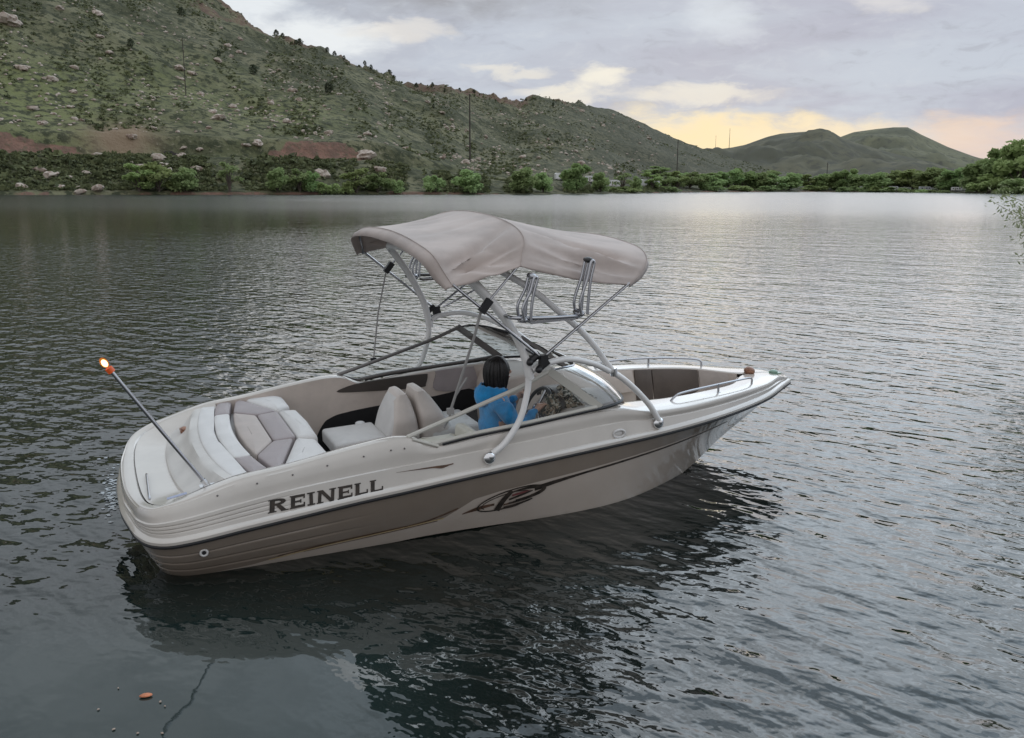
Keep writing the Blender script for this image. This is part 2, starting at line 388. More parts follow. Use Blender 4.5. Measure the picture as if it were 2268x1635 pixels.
# hull
hm = bpy.data.materials.new('hull_paint'); hm.use_nodes = True
t = hm.node_tree; p = t.nodes['Principled BSDF']; p.inputs['Roughness'].default_value = .16; p.inputs['Coat Weight'].default_value = .8
co = nd(t, 'ShaderNodeTexCoord').outputs['Object']; sx = nd(t, 'ShaderNodeSeparateXYZ'); t.links.new(co, sx.inputs[0])
def curve(xs, zs):                            # piecewise line z(x) as a float curve
    n = nd(t, 'ShaderNodeFloatCurve'); c = n.mapping.curves[0]
    u = [(x+.5)/7 for x in xs]; v = [z+.5 for z in zs]
    while len(c.points) < len(u): c.points.new(.5, .5)
    for q, a, b in zip(c.points, u, v): q.location = (a, b); q.handle_type = 'VECTOR'
    n.mapping.update(); t.links.new(mth(t, 'MULTIPLY_ADD', sx.outputs[0], 1/7, .5/7), n.inputs['Value'])
    return mth(t, 'SUBTRACT', n.outputs[0], .5)
ZTX = [-.5, .55, .8, 1.95, 2.19, 2.4, 2.75, 3.2, 3.9, 4.6, 5.3, 6.5]
ZTZ = [.0, .03, .07, .112, .235, .260, .276, .292, .312, .322, .33, .35]
zt = curve(ZTX, ZTZ)
msk = sstep(t, mth(t, 'SUBTRACT', sx.outputs[2], zt), -.003, .003)
nz = noise_n(t, co, 3.2, 5, .6)
tan = mixc(t, nz, (.185, .150, .120), (.245, .20, .162)); crm = mixc(t, nz, (.42, .36, .31), (.49, .425, .37))
scum = mth(t, 'MULTIPLY', sstep(t, mth(t, 'MULTIPLY_ADD', noise_n(t, co, 6, 4), .10, mth(t, 'MULTIPLY_ADD', sx.outputs[0], .042, sx.outputs[2])), .115, .02), .6)
c = mixc(t, msk, crm, tan); c = mixc(t, scum, c, (.12, .115, .085)); t.links.new(c, p.inputs['Base Color'])
b = MB()
gro = [.30, .52, .74]
for s in (-1, 1):
    rows = []
    for i in range(ND):
        row = []; fade = 1-ss(.9, 1.5, G(i, 0)[0])
        for k, q0 in enumerate(HSEC[i]):
            q = sside(q0, s); g = max(math.exp(-((k/NRH-e)/.015)**2) for e in gro)*fade if k <= NRH else 0
            if g > .01:
                inn = Vector((.9, 0, q.z))-q; inn.z = 0; q += inn.normalized()*.007*g
            row.append(q)
        rows.append(row)
    b.grid(rows)
part(b, 'hull', hm, angle=50)
# topside shell and coaming
b = MB()
for s in (-1, 1):
    rows = []
    for i in range(ND):
        ru, kn, ed, inn = [sside(G(i, k), s) for k in (0, 3, 4, 5)]
        a, c2 = G(max(0, i-1), 0), G(min(ND-1, i+1), 0); tg = Vector((c2[0]-a[0], s*(c2[1]-a[1]), 0)).normalized()
        out = Vector((tg.y*s*1., -tg.x*s*1., 0))*(-1 if s > 0 else -1)
        out = Vector((-tg.y, tg.x, 0)) if s > 0 else Vector((tg.y, -tg.x, 0))
        U = Vector((0, 0, 1)); row = [ru+U*.004, ru+out*.012+U*.006, ru+out*.014+U*.026, ru+out*.004+U*.040, ru-out*.010+U*.047]
        lo = ru-out*.014+U*.05; fade = 1-ss(.35, 1.0, ru.x)
        for k in range(41):
            u = k/40; q = lo.lerp(kn, u); g = max(math.exp(-((u-e)/.026)**2) for e in (.28, .52, .76))*fade
            if g > .01: q -= out*.008*g
            row.append(q)
        row.append(kn-out*.010+U*.006)
        st = kn-out*.014+U*.010
        for k in range(1, 6): u = k/6; q = st.lerp(ed, u); q += out*.010*math.sin(PI*u); row.append(q)
        wd = (ed-inn).length; cr = min(.016, wd*.2)
        dirn = (inn-ed).normalized() if wd > 1e-4 else Vector((0, 0, 0))
        row += [ed-U*cr, ed+dirn*cr*.35-U*cr*.3, ed+dirn*cr, ed.lerp(inn, .5)+U*.004*ss(.3, .6, ru.x), inn-dirn*cr, inn-U*cr*.8]
        rows.append(row)
    b.grid(rows)
part(b, 'topside', M['gel'], angle=32)
# rub rail
b = MB()
loop = [sside(G(i, 0), -1) for i in range(ND-1, 0, -2)]+[sside(G(i, 0), 1) for i in range(0, ND, 2)]
rows = []
for i, q in enumerate(loop):
    a, c2 = loop[max(0, i-1)], loop[min(len(loop)-1, i+1)]; tg = (c2-a); tg.z = 0; tg.normalize(); out = Vector((-tg.y, tg.x, 0))
    if out.dot(q-Vector((2, 0, q.z))) < 0: out = -out
    rows.append([q+out*dx+Vector((0, 0, dz)) for dx, dz in ((-.01, .002), (.010, .002), (.013, -.004), (.013, -.014), (.008, -.020), (-.012, -.020))])
b.grid(rows, closev=True); part(b, 'rub_rail', M['rubber'])
# swim platform surface with its ramped sides, grab slot
b = MB(); rows = []
for i in range(0, ND):
    x, y, z = G(i, 5)
    if x > .62: break
    row = []
    for k in range(25):
        v = -1+2*k/24; zz = .497+(z-.003-.497)*max(0, (abs(v)-.58)/.42)**1.6
        row.append(Vector((x, v*y*.999, zz)))
    rows.append(row)
b.grid(rows); part(b, 'swim_platform', M['gel'])
b = MB(); b.tube([(-.035, -.13, .502), (-.035, -.17, .515), (-.045, -.60, .515), (-.045, -.64, .502)], .009, smooth=4); part(b, 'grab_handle', M['steel'])
b = MB()
b.ell((.05, .74, .500), .035, .02, .01); part(b, 'ladder_latch', M['orange']); b = MB(); b.ell((.03, .80, .500), .022, .02, .012); part(b, 'ladder_latch', M['orange'])
b = MB(); b.box((.30, .62, .585), .05, .10, .02); b.ell((.31, .62, .60), .03, .05, .01); part(b, 'hatch_latch', M['orange'])
# engine hatch riser in front of the platform
def sag(y): return .12*(abs(y)/.93)**2.2
b = MB(); rows = []
prof = [(.115, .485), (.125, .515), (.15, .535), (.22, .56), (.27, .60), (.295, .635), (.315, .652), (.35, .657), (.395, .658), (.41, .645), (.425, .640), (.60, .640)]
for x, z in prof:
    row = []
    for k in range(41):
        y = -.95+1.9*k/40; yy = y
        row.append(Vector((x+sag(y)*(1.0 if x < .5 else 0), yy, z+.012*(abs(y)/.95)**3+ (.006*math.sin(y*9) if .2 < x < .3 else 0))))
    rows.append(row)
b.grid(rows); part(b, 'engine_hatch', M['deckin'], angle=30)
# sun pad: edge roll, centre strip and three panelled cushions
def bow(y): return .11*(abs(y)/.95)**2
def arc(x, ys, k=1.): return [(x-.055*k+bow(y)*k, y) for y in ys]
ys = [-.93+1.86*i/14 for i in range(15)]
def strip(x0, x1, y0, y1, n=8, k0=1., k1=1.):
    yy = [y0+(y1-y0)*i/n for i in range(n+1)]
    return arc(x0, yy, k0)+arc(x1, yy, k1)[::-1]
pad = bpy.data.objects.new('sun_pad', None); C.objects.link(pad); pad.parent = boat
def cush(poly, z0, z1, m, name, bb=.016, pf=.008):
    q = MB(); q.cushion(poly, z0, z1, bb, pf); part(q, name, m, pad)
cush(strip(.43, .555, -.93, .97, 14), .60, .672, M['vwhite'], 'edge_roll')
cush(strip(.56, .685, -.93, -.56, 6), .60, .682, M['vgray'], 'edge_panel'); cush(strip(.56, .685, -.555, .60, 8), .60, .684, M['vwhite'], 'edge_panel'); cush(strip(.56, .685, .605, .99, 6), .60, .682, M['vgray'], 'edge_panel')
ctr = lambda u0, u1, m, z: None
X0 = lambda y: .715-.055+bow(y)
cush([(X0(-.57), -.57), (X0(-.3), -.3), (X0(0), 0), (X0(.3), .3), (X0(.6), .6), (.865, .445), (.865, -.285)], .58, .683, M['vtan'], 'seat_panel')
cush([(.872, -.285), (.872, .445), (1.045, .475), (1.045, -.285)], .58, .684, M['vgray'], 'seat_panel')
cush([(1.052, -.30), (1.052, .48), (1.20, .45), (1.215, .1), (1.20, -.35)], .50, .688, M['vwhite'], 'seat_panel', .035)
cush([(X0(.99), .99), (X0(.62), .62), (.87, .455), (1.04, .485), (.82, .99)], .58, .684, M['vgray'], 'seat_panel')
cush([(.835, .99), (1.047, .49), (1.17, .57), (1.17, .9), (1.10, .99)], .50, .69, M['vwhite'], 'seat_panel', .035)
cush([(X0(-.93), -.93), (X0(-.58), -.58), (.865, -.295), (1.02, -.30), (.80, -.93)], .58, .682, M['vgray'], 'seat_panel')
cush([(.815, -.93), (1.035, -.31), (1.17, -.40), (1.18, -.80), (1.12, -.93)], .50, .688, M['vwhite'], 'seat_panel', .035)
b = MB(); b.box((.86, 0, .32), .62, 1.86, .52); part(b, 'seat_base', M['vwhite'], pad)
# inner liner, floor
b = MB()
for s in (-1, 1):
    rows = []
    for i in range(ND):
        q = sside(G(i, 5), s)
        if q.x < .45 or q.x > 3.72: continue
        ztop = q.z-.012
        rows.append([q+Vector((0, 0, -.010)), Vector((q.x, q.y-s*.004, ztop-.05)), Vector((q.x, q.y-s*.015, ztop-.15)), Vector((q.x, q.y-s*.02, .44)), Vector((q.x, q.y-s*.035, .40)), Vector((q.x, q.y-s*.05, .06))])
    b.grid(rows)
part(b, 'cockpit_liner', M['liner'])
b = MB(); b.grid([[Vector((x, -.93, .062)), Vector((x, 0, .058)), Vector((x, .93, .062))] for x in (.5, 1.5, 2.5, 3.0)]+[[Vector((x, -.74, .062)), Vector((x, 0, .058)), Vector((x, .74, .062))] for x in (3.3, 3.72)]); part(b, 'cockpit_floor', M['carpet'])
# storage pockets in the port side
def wall_panel(poly, name, m, d=.006, yoff=.0, lab=None):
    q = MB(); n = len(poly); P = spline([(x, 0, z) for x, z in poly], 4, True)
    def yw(x, z): return float(np.interp(x, XR[45:], BI[45:]))-.012-.03*max(0, min(1, (.62-z)/.4))
    A = [Vector((v.x, yw(v.x, v.z)-d-yoff, v.z)) for v in P]; Bk = [Vector((v.x, yw(v.x, v.z)+.01, v.z)) for v in P]
    q.grid([A, Bk], closev=True); q.add(A, [tuple(range(len(A)))]); return part(q, name, m, label=lab)
wall_panel([(1.66, .655), (1.85, .70), (2.2, .715), (2.50, .715), (2.535, .70), (2.515, .62), (2.48, .592), (2.2, .60), (1.85, .625)], 'side_pocket', M['brownpl'], lab='long tapered dark pocket in the port side')
wall_panel([(2.61, .545), (2.62, .70), (2.64, .735), (2.95, .738), (3.0, .72), (3.0, .53)], 'glove_box', M['vgray'], .010)
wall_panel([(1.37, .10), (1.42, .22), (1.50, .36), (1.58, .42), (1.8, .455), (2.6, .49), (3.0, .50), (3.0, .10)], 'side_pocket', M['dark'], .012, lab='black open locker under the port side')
# consoles and dash
for s, nm in ((-1, 'dashboard'), (1, 'dashboard')):
    q = MB(); rows = []
    for x, z in ((3.02, .06), (3.0, .40), (3.02, .60), (3.07, .70), (3.13, .735), (3.3, .752), (3.55, .752), (3.66, .735), (3.70, .66), (3.72, .2)):
        yo = float(np.interp(max(x, 3.0), XR[45:], BI[45:]))-.004
        rows.append([Vector((x, s*y, z-(.015 if abs(y-.32) < .01 else 0))) for y in (.32, .335, .45, .6, .75, yo)])
    q.grid(rows)
    for j, rr in ((0, 1), (-1, 1)): q.add([r[j] for r in rows], [tuple(range(len(rows)))])
    part(q, nm, M['liner'] if s > 0 else M['liner'])
q = MB(); rows = []
for k in range(13):
    a = PI*k/12; rows.append([Vector((x, -.52+.23*math.cos(a)*f, .735+.125*math.sin(a)*f)) for x, f in ((3.10, .92), (3.09, 1.), (3.2, 1.), (3.34, .82), (3.42, .45))])
q.grid(rows); part(q, 'gauge_hood', M['brownpl'])
for y in (-.66, -.58, -.46, -.38):
    q = MB(); q.ell((3.108, y, .765), .012, .034, .034, nu=12, nv=6); part(q, 'gauge', M['cream'])
wh = bpy.data.objects.new('steering_wheel', None); C.objects.link(wh); wh.parent = boat
WC = Vector((2.98, -.52, .70)); wn = Vector((-.85, 0, .5)).normalized(); wu = Vector((0, 1, 0)); wv = wn.cross(wu)
q = MB(); q.tube([WC+(wu*math.cos(a)+wv*math.sin(a))*.175 for a in [2*PI*k/20 for k in range(20)]], .016, smooth=2, closed=True); part(q, 'rim', M['black'], wh)
q = MB()
for a in (.5, 2.6, 4.7): q.tube([WC, WC+(wu*math.cos(a)+wv*math.sin(a))*.17], .011, smooth=1)
q.ell(WC, .04, .04, .04); q.tube([WC, WC-wn*.12], .025, smooth=1); part(q, 'spoke', M['steel'], wh)
# windshield: side triangle, slanted post, wrap-round corner and front pane on each side
for s in (-1, 1):
    ws = bpy.data.objects.new('windshield', None); C.objects.link(ws); ws.parent = boat
    V = lambda x, y, z: Vector((x, s*y, z))
    bot = [V(1.88, 1.03, .706), V(2.2, 1.03, .735), V(2.6, 1.02, .748), V(2.93, 1.0, .762), V(3.2, .99, .776), V(3.34, .975, .778), V(3.48, .93, .778), V(3.58, .86, .779), V(3.645, .74, .782), V(3.68, .55, .785), V(3.69, .30, .785)]
    top = [V(1.70, 1.01, .785), V(2.0, .995, .862), V(2.35, .98, .955), V(2.62, .97, 1.028), V(2.88, .955, 1.118), V(2.97, .945, 1.13), V(3.06, .92, 1.128), V(3.14, .86, 1.118), V(3.20, .74, 1.108), V(3.235, .55, 1.108), V(3.24, .30, 1.108)]
    n = 8; B2, T2 = spline(bot, n), spline(top, n)
    k = 4*n
    q = MB(); rows = [[B2[i].lerp(T2[i], v/4) for v in range(5)] for i in range(0, k+1)]; q.grid(rows); part(q, 'side_pane', M['glass'], ws, None)
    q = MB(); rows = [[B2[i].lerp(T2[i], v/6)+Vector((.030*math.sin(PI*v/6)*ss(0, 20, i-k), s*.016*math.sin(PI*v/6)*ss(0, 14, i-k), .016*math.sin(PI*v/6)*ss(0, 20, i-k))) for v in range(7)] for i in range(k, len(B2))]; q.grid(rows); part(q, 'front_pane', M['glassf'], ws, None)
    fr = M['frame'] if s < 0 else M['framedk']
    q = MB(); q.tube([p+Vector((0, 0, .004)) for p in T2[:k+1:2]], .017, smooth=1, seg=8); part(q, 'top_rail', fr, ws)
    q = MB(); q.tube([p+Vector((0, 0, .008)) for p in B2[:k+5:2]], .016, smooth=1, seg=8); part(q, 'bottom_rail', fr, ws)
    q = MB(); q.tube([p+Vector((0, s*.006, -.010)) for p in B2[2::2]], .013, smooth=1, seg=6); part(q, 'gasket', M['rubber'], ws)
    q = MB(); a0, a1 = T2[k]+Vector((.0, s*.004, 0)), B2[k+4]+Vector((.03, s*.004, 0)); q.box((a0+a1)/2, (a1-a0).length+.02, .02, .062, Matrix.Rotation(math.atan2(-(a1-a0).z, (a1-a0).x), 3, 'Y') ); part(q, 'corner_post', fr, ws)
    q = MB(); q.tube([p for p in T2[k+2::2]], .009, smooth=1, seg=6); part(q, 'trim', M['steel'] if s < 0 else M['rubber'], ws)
    q = MB(); q.box((B2[-1]+T2[-1])/2, .03, .025, (B2[-1]-T2[-1]).length+.02, Matrix.Rotation(math.atan2((T2[-1]-B2[-1]).x, (T2[-1]-B2[-1]).z), 3, 'Y')); part(q, 'inner_post', M['framedk'], ws)
    q = MB(); a0, a1 = V(1.73, 1.035, .775), V(1.92, 1.045, .695); q.tube([a0, a1], .012, smooth=1); part(q, 'end_trim', fr, ws)
# bow cockpit: bowl walls, dark backrest panels, floor cushion
b = MB(); rows = []
for s in (-1, 1):
    rows = []
    for i in range(ND):
        q = sside(G(i, 5), s)
        if q.x < 3.66 or q.x > 5.47: continue
        rows.append([q+Vector((0, 0, -.010)), q+Vector((-.004, -s*.006, -.05)), q+Vector((-.02, -s*.03, -.16)), Vector((q.x-.05, max(.01, abs(q.y)-.07)*s, .24))])
    b.grid(rows)
part(b, 'bow_liner', M['liner'])
b = MB(); b.grid([[Vector((x, -y, .30)), Vector((x, 0, .29)), Vector((x, y, .30))] for x, y in ((3.7, .62), (4.2, .53), (4.65, .455), (5.1, .31), (5.42, .05))]); part(b, 'bow_floor', M['cream'])
def inner(x): return float(np.interp(x, D[60:, 15], D[60:, 16])), float(np.interp(x, D[60:, 15], D[60:, 17]))
for s in (-1, 1):
    for x0, x1, m, zb, off in ((3.76, 4.52, M['liner'], .40, .05), (4.55, 4.72, M['vbrown'], .28, .035), (4.73, 5.16, M['vbrown'], .28, .035), (5.17, 5.38, M['vtan'], .29, .03)):
        q = MB(); rows = []
        for k in range(9):
            x = x0+(x1-x0)*k/8; y, z = inner(x); e = .6+.4*min(1, 3*min(k, 8-k)/8+.2)
            rows.append([Vector((x, s*(y-.004), z-.02)), Vector((x, s*(y-.6*off*e), z-.012)), Vector((x, s*max(.01, y-off*e), z-.035)), Vector((x, s*max(.008, y-off*e-.03), (z+zb)/2)), Vector((x, s*max(.006, y-off*e-.05), zb)), Vector((x, s*max(.004, y-.05), zb))])
        q.grid(rows); q.add(rows[0], [tuple(range(6))]); q.add(rows[-1], [tuple(range(6))]); part(q, 'bow_backrest', m)
# wakeboard tower, one frame a side plus the crossing top
tw = bpy.data.objects.new('wakeboard_tower', None); C.objects.link(tw); tw.parent = boat
for s in (-1, 1):
    V = lambda x, y, z: Vector((x, s*y, z))
    q = MB(); q.tube([V(2.335, 1.085, .585), V(2.43, 1.10, .66), V(2.55, 1.105, .82), V(2.618, 1.10, 1.02), V(2.632, 1.10, 1.16)], .0245, 12); part(q, 'lower_leg', M['tower'], tw)
    q = MB(); q.tube([V(2.632, 1.10, 1.15), V(2.615, 1.095, 1.26), V(2.577, 1.08, 1.385), V(2.50, 1.06, 1.545), V(2.42, 1.02, 1.675), V(2.275, .93, 1.865), V(2.2, .84, 1.94), V(2.16, .6, 1.985), V(2.15, 0, 2.0)], .031, 12); part(q, 'rear_arch', M['tower'], tw)
    q = MB(); q.tube([V(3.89, .945, .575), V(3.80, .955, .71), V(3.66, .975, .86), V(3.52, .985, .985), V(3.42, .985, 1.055)], .0245, 12); part(q, 'lower_leg', M['tower'], tw)
    q = MB(); q.tube([V(3.44, .985, 1.04), V(3.34, .99, 1.165), V(3.255, 1.0, 1.28), V(3.11, 1.0, 1.44), V(2.97, .96, 1.57), V(2.765, .95, 1.745), V(2.505, .90, 1.915), V(2.32, .78, 1.98), V(2.22, .5, 2.0)], .025, 12); part(q, 'front_arch', M['tower'], tw)
    q = MB(); q.tube([V(2.66, 1.105, 1.19), V(2.75, 1.11, 1.225), V(2.97, 1.09, 1.235), V(3.2, 1.05, 1.165), V(3.38, 1.0, 1.07)], .0235, 12); part(q, 'side_bar', M['tower'], tw)
    for x, y, z in ((2.315, 1.085, .565), (3.90, .94, .56)):
        q = MB(); q.ell((x, s*y, z), .038, .034, .038); q.ell((x-.01, s*(y+.004), z-.012), .05, .025, .048); part(q, 'foot_mount', M['chrome'], tw)
    for x, y, z, rr in ((2.632, 1.10, 1.155, .033), (3.425, .985, 1.055, .030)):
        q = MB(); q.tube([V(x+.012, y, z-.03), V(x-.0, y, z+.03)], rr, smooth=1); part(q, 'hinge', M['chrome'] if z < 1.1 else M['tower'], tw)
    for x, y, z in ((2.74, 1.135, 1.225), (2.675, 1.12, 1.285)):
        q = MB(); q.tube([V(x-.05, y+.01, z-.025), V(x+.03, y+.012, z+.03)], .026, smooth=1); q.ell(V(x-.05, y+.02, z-.025), .027, .027, .027); part(q, 'clamp_knob', M['black'], tw)
    # board rack
    rk = bpy.data.objects.new('board_rack', None); C.objects.link(rk); rk.parent = boat
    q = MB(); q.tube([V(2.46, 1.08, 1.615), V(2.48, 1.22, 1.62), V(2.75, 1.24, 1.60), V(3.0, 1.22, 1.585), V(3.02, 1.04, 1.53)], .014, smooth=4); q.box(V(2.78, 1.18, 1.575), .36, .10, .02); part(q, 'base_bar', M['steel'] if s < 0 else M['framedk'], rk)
    for x0, h in ((2.56, .30), (3.02, .38)):
        for dy in (0, .09):
            q = MB(); y = 1.17+dy; lean = .05
            q.tube([V(x0-.03, y, 1.60), V(x0-.04, y, 1.70), V(x0+lean*.4, y, 1.60+h*.7), V(x0+lean, y, 1.60+h), V(x0+lean+.025, y, 1.60+h*.98), V(x0+lean*.9, y, 1.60+h*.65), V(x0+.025, y, 1.68), V(x0+.02, y, 1.60)], .011, smooth=4); part(q, 'fork', M['steel'], rk)
        q = MB(); q.ell(V(x0+.06, 1.20, 1.60+h+.01), .03, .06, .022); part(q, 'fork_pad', M['black'] if x0 > 2.6 or s > 0 else M['steel'], rk)
        q = MB(); q.ell(V(x0-.02, 1.2, 1.605), .035, .07, .03); part(q, 'fork_base', M['steel'], rk)
# canopy: canvas over three bows
bim = bpy.data.objects.new('canopy', None); C.objects.link(bim); bim.parent = boat
def half(pts): return [(x, -y, z) for x, y, z in pts]+[(x, y, z) for x, y, z in pts[-2::-1]]
hem = half([(1.985, 1.15, 1.85), (1.94, 1.055, 1.91), (1.885, .95, 2.02), (1.865, .7, 2.07), (1.865, .35, 2.10), (1.865, 0, 2.105)])
aft = half([(2.04, 1.15, 1.87), (2.01, 1.07, 1.955), (1.965, .96, 2.075), (1.94, .7, 2.135), (1.94, .35, 2.165), (1.94, 0, 2.175)])
mid = half([(2.56, 1.15, 1.975), (2.60, 1.09, 2.05), (2.66, 1.0, 2.15), (2.69, .75, 2.225), (2.70, .35, 2.265), (2.70, 0, 2.275)])
fwd = half([(3.47, 1.15, 1.765), (3.60, 1.09, 1.84), (3.72, .99, 1.925), (3.80, .75, 1.985), (3.845, .35, 2.012), (3.86, 0, 2.02)])
fhem = half([(3.46, 1.148, 1.745), (3.61, 1.09, 1.80), (3.735, .99, 1.885), (3.815, .75, 1.945), (3.86, .35, 1.972), (3.875, 0, 1.98)])
def dens(l): return spline(l, 8)
hem, aft, mid, fwd, fhem = map(dens, (hem, aft, mid, fwd, fhem))
q = MB(); rows = []; n = len(aft)
def wr(u, j, span):
    y = abs(j/(n-1)*2-1); e = ss(.35, .95, y)
    a = mnoise.noise(Vector((u*.9+span*7, j*.22, 3)))*.5+mnoise.noise(Vector((u*2.2, j*.45+u*4, 9+span)))*.3
    return a*math.sin(PI*u)*(.022+.050*e)
q_rows = [hem, [h.lerp(a, .5)+Vector((-.012, 0, .008)) for h, a in zip(hem, aft)]]
def crease(p, yi, c0, w_, amt):
    g = amt*math.exp(-((yi-c0)/w_)**2)-.45*amt*math.exp(-((yi-c0-1.9*w_)/(w_*1.1))**2); p.z -= g*.8
    p.y -= math.copysign(g*1.0*ss(.3, .75, yi), p.y)
for k in range(26):
    u = k/26; row = []
    for j in range(n):
        p = aft[j].lerp(mid[j], u); y = abs(j/(n-1)*2-1); e = math.sin(PI*u)
        p.z += -.030*e*(1 if y < .85 else .5) + wr(u, j, 0)
        crease(p, y, .34+.42*(1-u), .050, .062*e**.8); crease(p, y, .62+.26*(1-u), .05, .030*e); crease(p, y, .16+.10*(1-u), .03, .014*e); crease(p, y, .80, .03, .022*math.sin(PI*min(1, u*1.4))**2)
        row.append(p)
    q_rows.append(row)
for k in range(31):
    u = k/30; row = []
    for j in range(n):
        p = mid[j].lerp(fwd[j], u); y = abs(j/(n-1)*2-1); e = math.sin(PI*u)
        p.z += -.026*e + wr(u, j, 1)
        crease(p, y, .36+.34*u, .048, .060*math.sin(PI*u**.8)); crease(p, y, .60+.24*u, .055, .034*math.sin(PI*u**.9)); crease(p, y, .22+.12*u, .03, .016*e); crease(p, y, .52+.10*u, .025, .022*e**2)
        row.append(p)
    q_rows.append(row)
q_rows.append(fhem)
q.grid(q_rows); cv = part(q, 'canvas', M['canvas'], bim, 70)
md = cv.modifiers.new('thickness', 'SOLIDIFY'); md.thickness = .006; md.offset = -1
for row in (q_rows[2], q_rows[28], q_rows[-2]):
    q = MB(); q.tube([v+Vector((0, 0, .0035)) for v in row], .0026, 5, 1); part(q, 'seam', M['canvas'], bim)
for pts in (aft, mid, fwd):
    q = MB(); q.tube([Vector((p.x, p.y*.982, p.z-.024)) for p in pts[2:-2:2]], .010, smooth=1, seg=8); part(q, 'bow_tube', M['steel'], bim)
for s in (-1, 1):
    V = lambda x, y, z: Vector((x, s*y, z))
    piv = V(2.72, 1.15, 1.285)
    for e in (V(2.04, 1.14, 1.885), V(3.47, 1.14, 1.78)):
        q = MB(); q.tube([piv, e], .011, smooth=1, seg=8); part(q, 'pole', M['steel'], bim)
    q = MB(); q.tube([V(2.26, 1.145, 1.70), V(2.53, 1.14, 1.965)], .009, smooth=1, seg=8); part(q, 'brace', M['steel'], bim)
    q = MB(); q.tube([V(2.79, 1.13, 1.30), V(2.86, 1.10, 1.335), V(3.16, 1.02, 1.49)] if s > 0 else [V(2.76, 1.15, 1.25), V(2.60, 1.1, 1.36)], .009, smooth=1, seg=8); part(q, 'brace', M['steel'], bim)
    q = MB(); q.box(V(2.28, 1.15, 1.715), .05, .04, .11, Matrix.Rotation(R(40), 3, 'Y')); part(q, 'pole_joint', M['black'], bim)
    q = MB(); q.box(V(2.73, 1.15, 1.27), .06, .05, .08); part(q, 'pole_joint', M['black'], bim)
    e2 = V(2.05, 1.03, .885) if s > 0 else V(2.045, .99, .93)
    q = MB(); q.tube([V(2.25, 1.14, 1.69), V(2.2, 1.12, 1.5) if s < 0 else V(2.14, 1.11, 1.3), e2], .010 if s < 0 else .007, smooth=1, seg=6); part(q, 'tension_strap', M['strap'], bim)
    q = MB(); q.box(e2, .05, .03, .045); part(q, 'strap_hook', M['black'] if s > 0 else M['strap'], bim)
q = MB(); q.tube([(2.045, -1.0, .93), (2.03, -.98, .86), (2.0, -.96, .80)], .008, smooth=2); part(q, 'strap_tail', M['strap'], bim); q = MB(); q.tube([(2.09, -1.0, 1.05), (2.18, -1.0, 1.17)], .008, smooth=1); part(q, 'strap_tail', M['strap'], bim)
# stern light on its pole
lt = bpy.data.objects.new('stern_light', None); C.objects.link(lt); lt.parent = boat
p0, p1 = Vector((.325, -.85, .605)), Vector((-.213, -.85, 1.53)); ax = (p1-p0).normalized()
q = MB(); q.tube([p0, p1-ax*.07], .0125, smooth=1); part(q, 'pole', M['steel'], lt)
q = MB(); q.tube([p1-ax*.07, p1-ax*.035], .024, smooth=1); part(q, 'collar', M['amber'], lt)  # red fringe of the bulb's glow is put into the collar material
mt = ax.to_track_quat('Z', 'Y').to_matrix()
q = MB(); q.ell(p1+ax*.002, .017, .017, .026, mt); part(q, 'bulb', M['bulb'], lt)
q = MB(); q.ell(p1+ax*.006, .024, .024, .037, mt); part(q, 'lens', M['lens'], lt)  # glowing shell stands in for the halo round the bulb
q = MB(); q.box(p0+Vector((0, 0, -.002)), .11, .06, .025); q.tube([p0-ax*.01, p0+ax*.06], .021, smooth=1); q.tube([p0+Vector((.04, -.03, .012)), p0+Vector((.11, -.05, .012))], .012, smooth=1); part(q, 'socket', M['chrome'], lt)
q = MB(); q.box((.12, -.86, .577), .13, .035, .004, Matrix.Rotation(R(-8), 3, 'Y')); part(q, 'deck_label', mat('pale_blue_sticker', (.33, .36, .48), .4))
# bow rails, cleats, lights, vents, snaps
for s in (-1, 1):
    V = lambda x, y, z: Vector((x, s*y, z))
    q = MB(); q.tube([V(4.19, .665, .615), V(4.24, .66, .655), V(4.34, .65, .68), V(4.75, .575, .678), V(5.1, .475, .658), V(5.24, .42, .642), V(5.285, .40, .62), V(5.29, .395, .565)], .0095, 10); part(q, 'bow_rail', M['steel'])
    q = MB(); q.tube([V(4.77, .575, .60), V(4.77, .572, .685)], .010, smooth=1); q.ell(V(4.77, .575, .603), .022, .022, .008); part(q, 'rail_post', M['steel'])
q = MB(); q.ell((5.58, 0, .575), .05, .062, .042); part(q, 'bow_cap', M['orange'])
q = MB(); q.ell((5.84, -.05, .545), .045, .04, .022); q.box((5.84, -.05, .532), .13, .09, .012); part(q, 'navigation_light', M['green'])
q = MB(); q.tube([(3.48+.055*math.cos(a), -(band_y(3.48, .53)+.006), .535+.032*math.sin(a)) for a in [2*PI*k/16 for k in range(16)]], .010, smooth=1, closed=True); q.ell((3.48, -(band_y(3.48, .535)-.004), .535), .045, .012, .024); part(q, 'side_vent', M['vwhite'])
def hp(x, z, o=.004): return Vector((x, -(hull_y(x, z)+o), z))
q = MB(); c0 = hp(.235, .235, .004); q.tube([c0+Vector((.022*math.cos(a), 0, .022*math.sin(a))) for a in [2*PI*k/14 for k in range(14)]], .008, smooth=1, closed=True); part(q, 'drain_fitting', M['vwhite'])
q = MB(); q.ell(c0, .016, .006, .016); part(q, 'drain_hole', M['dark'])
for x in (.36, .62, .86, 1.1, 1.36, 1.56, 1.66):
    e, z, bn, zn = [float(np.interp(x, XR[45:], a[45:])) for a in (BE, ZE, BN, ZN)]
    q = MB(); q.ell((x, -(e+(bn-e)*.35+.008), z+(zn-z)*.35), .007, .005, .007, nu=8, nv=5); part(q, 'snap', M['framedk'])
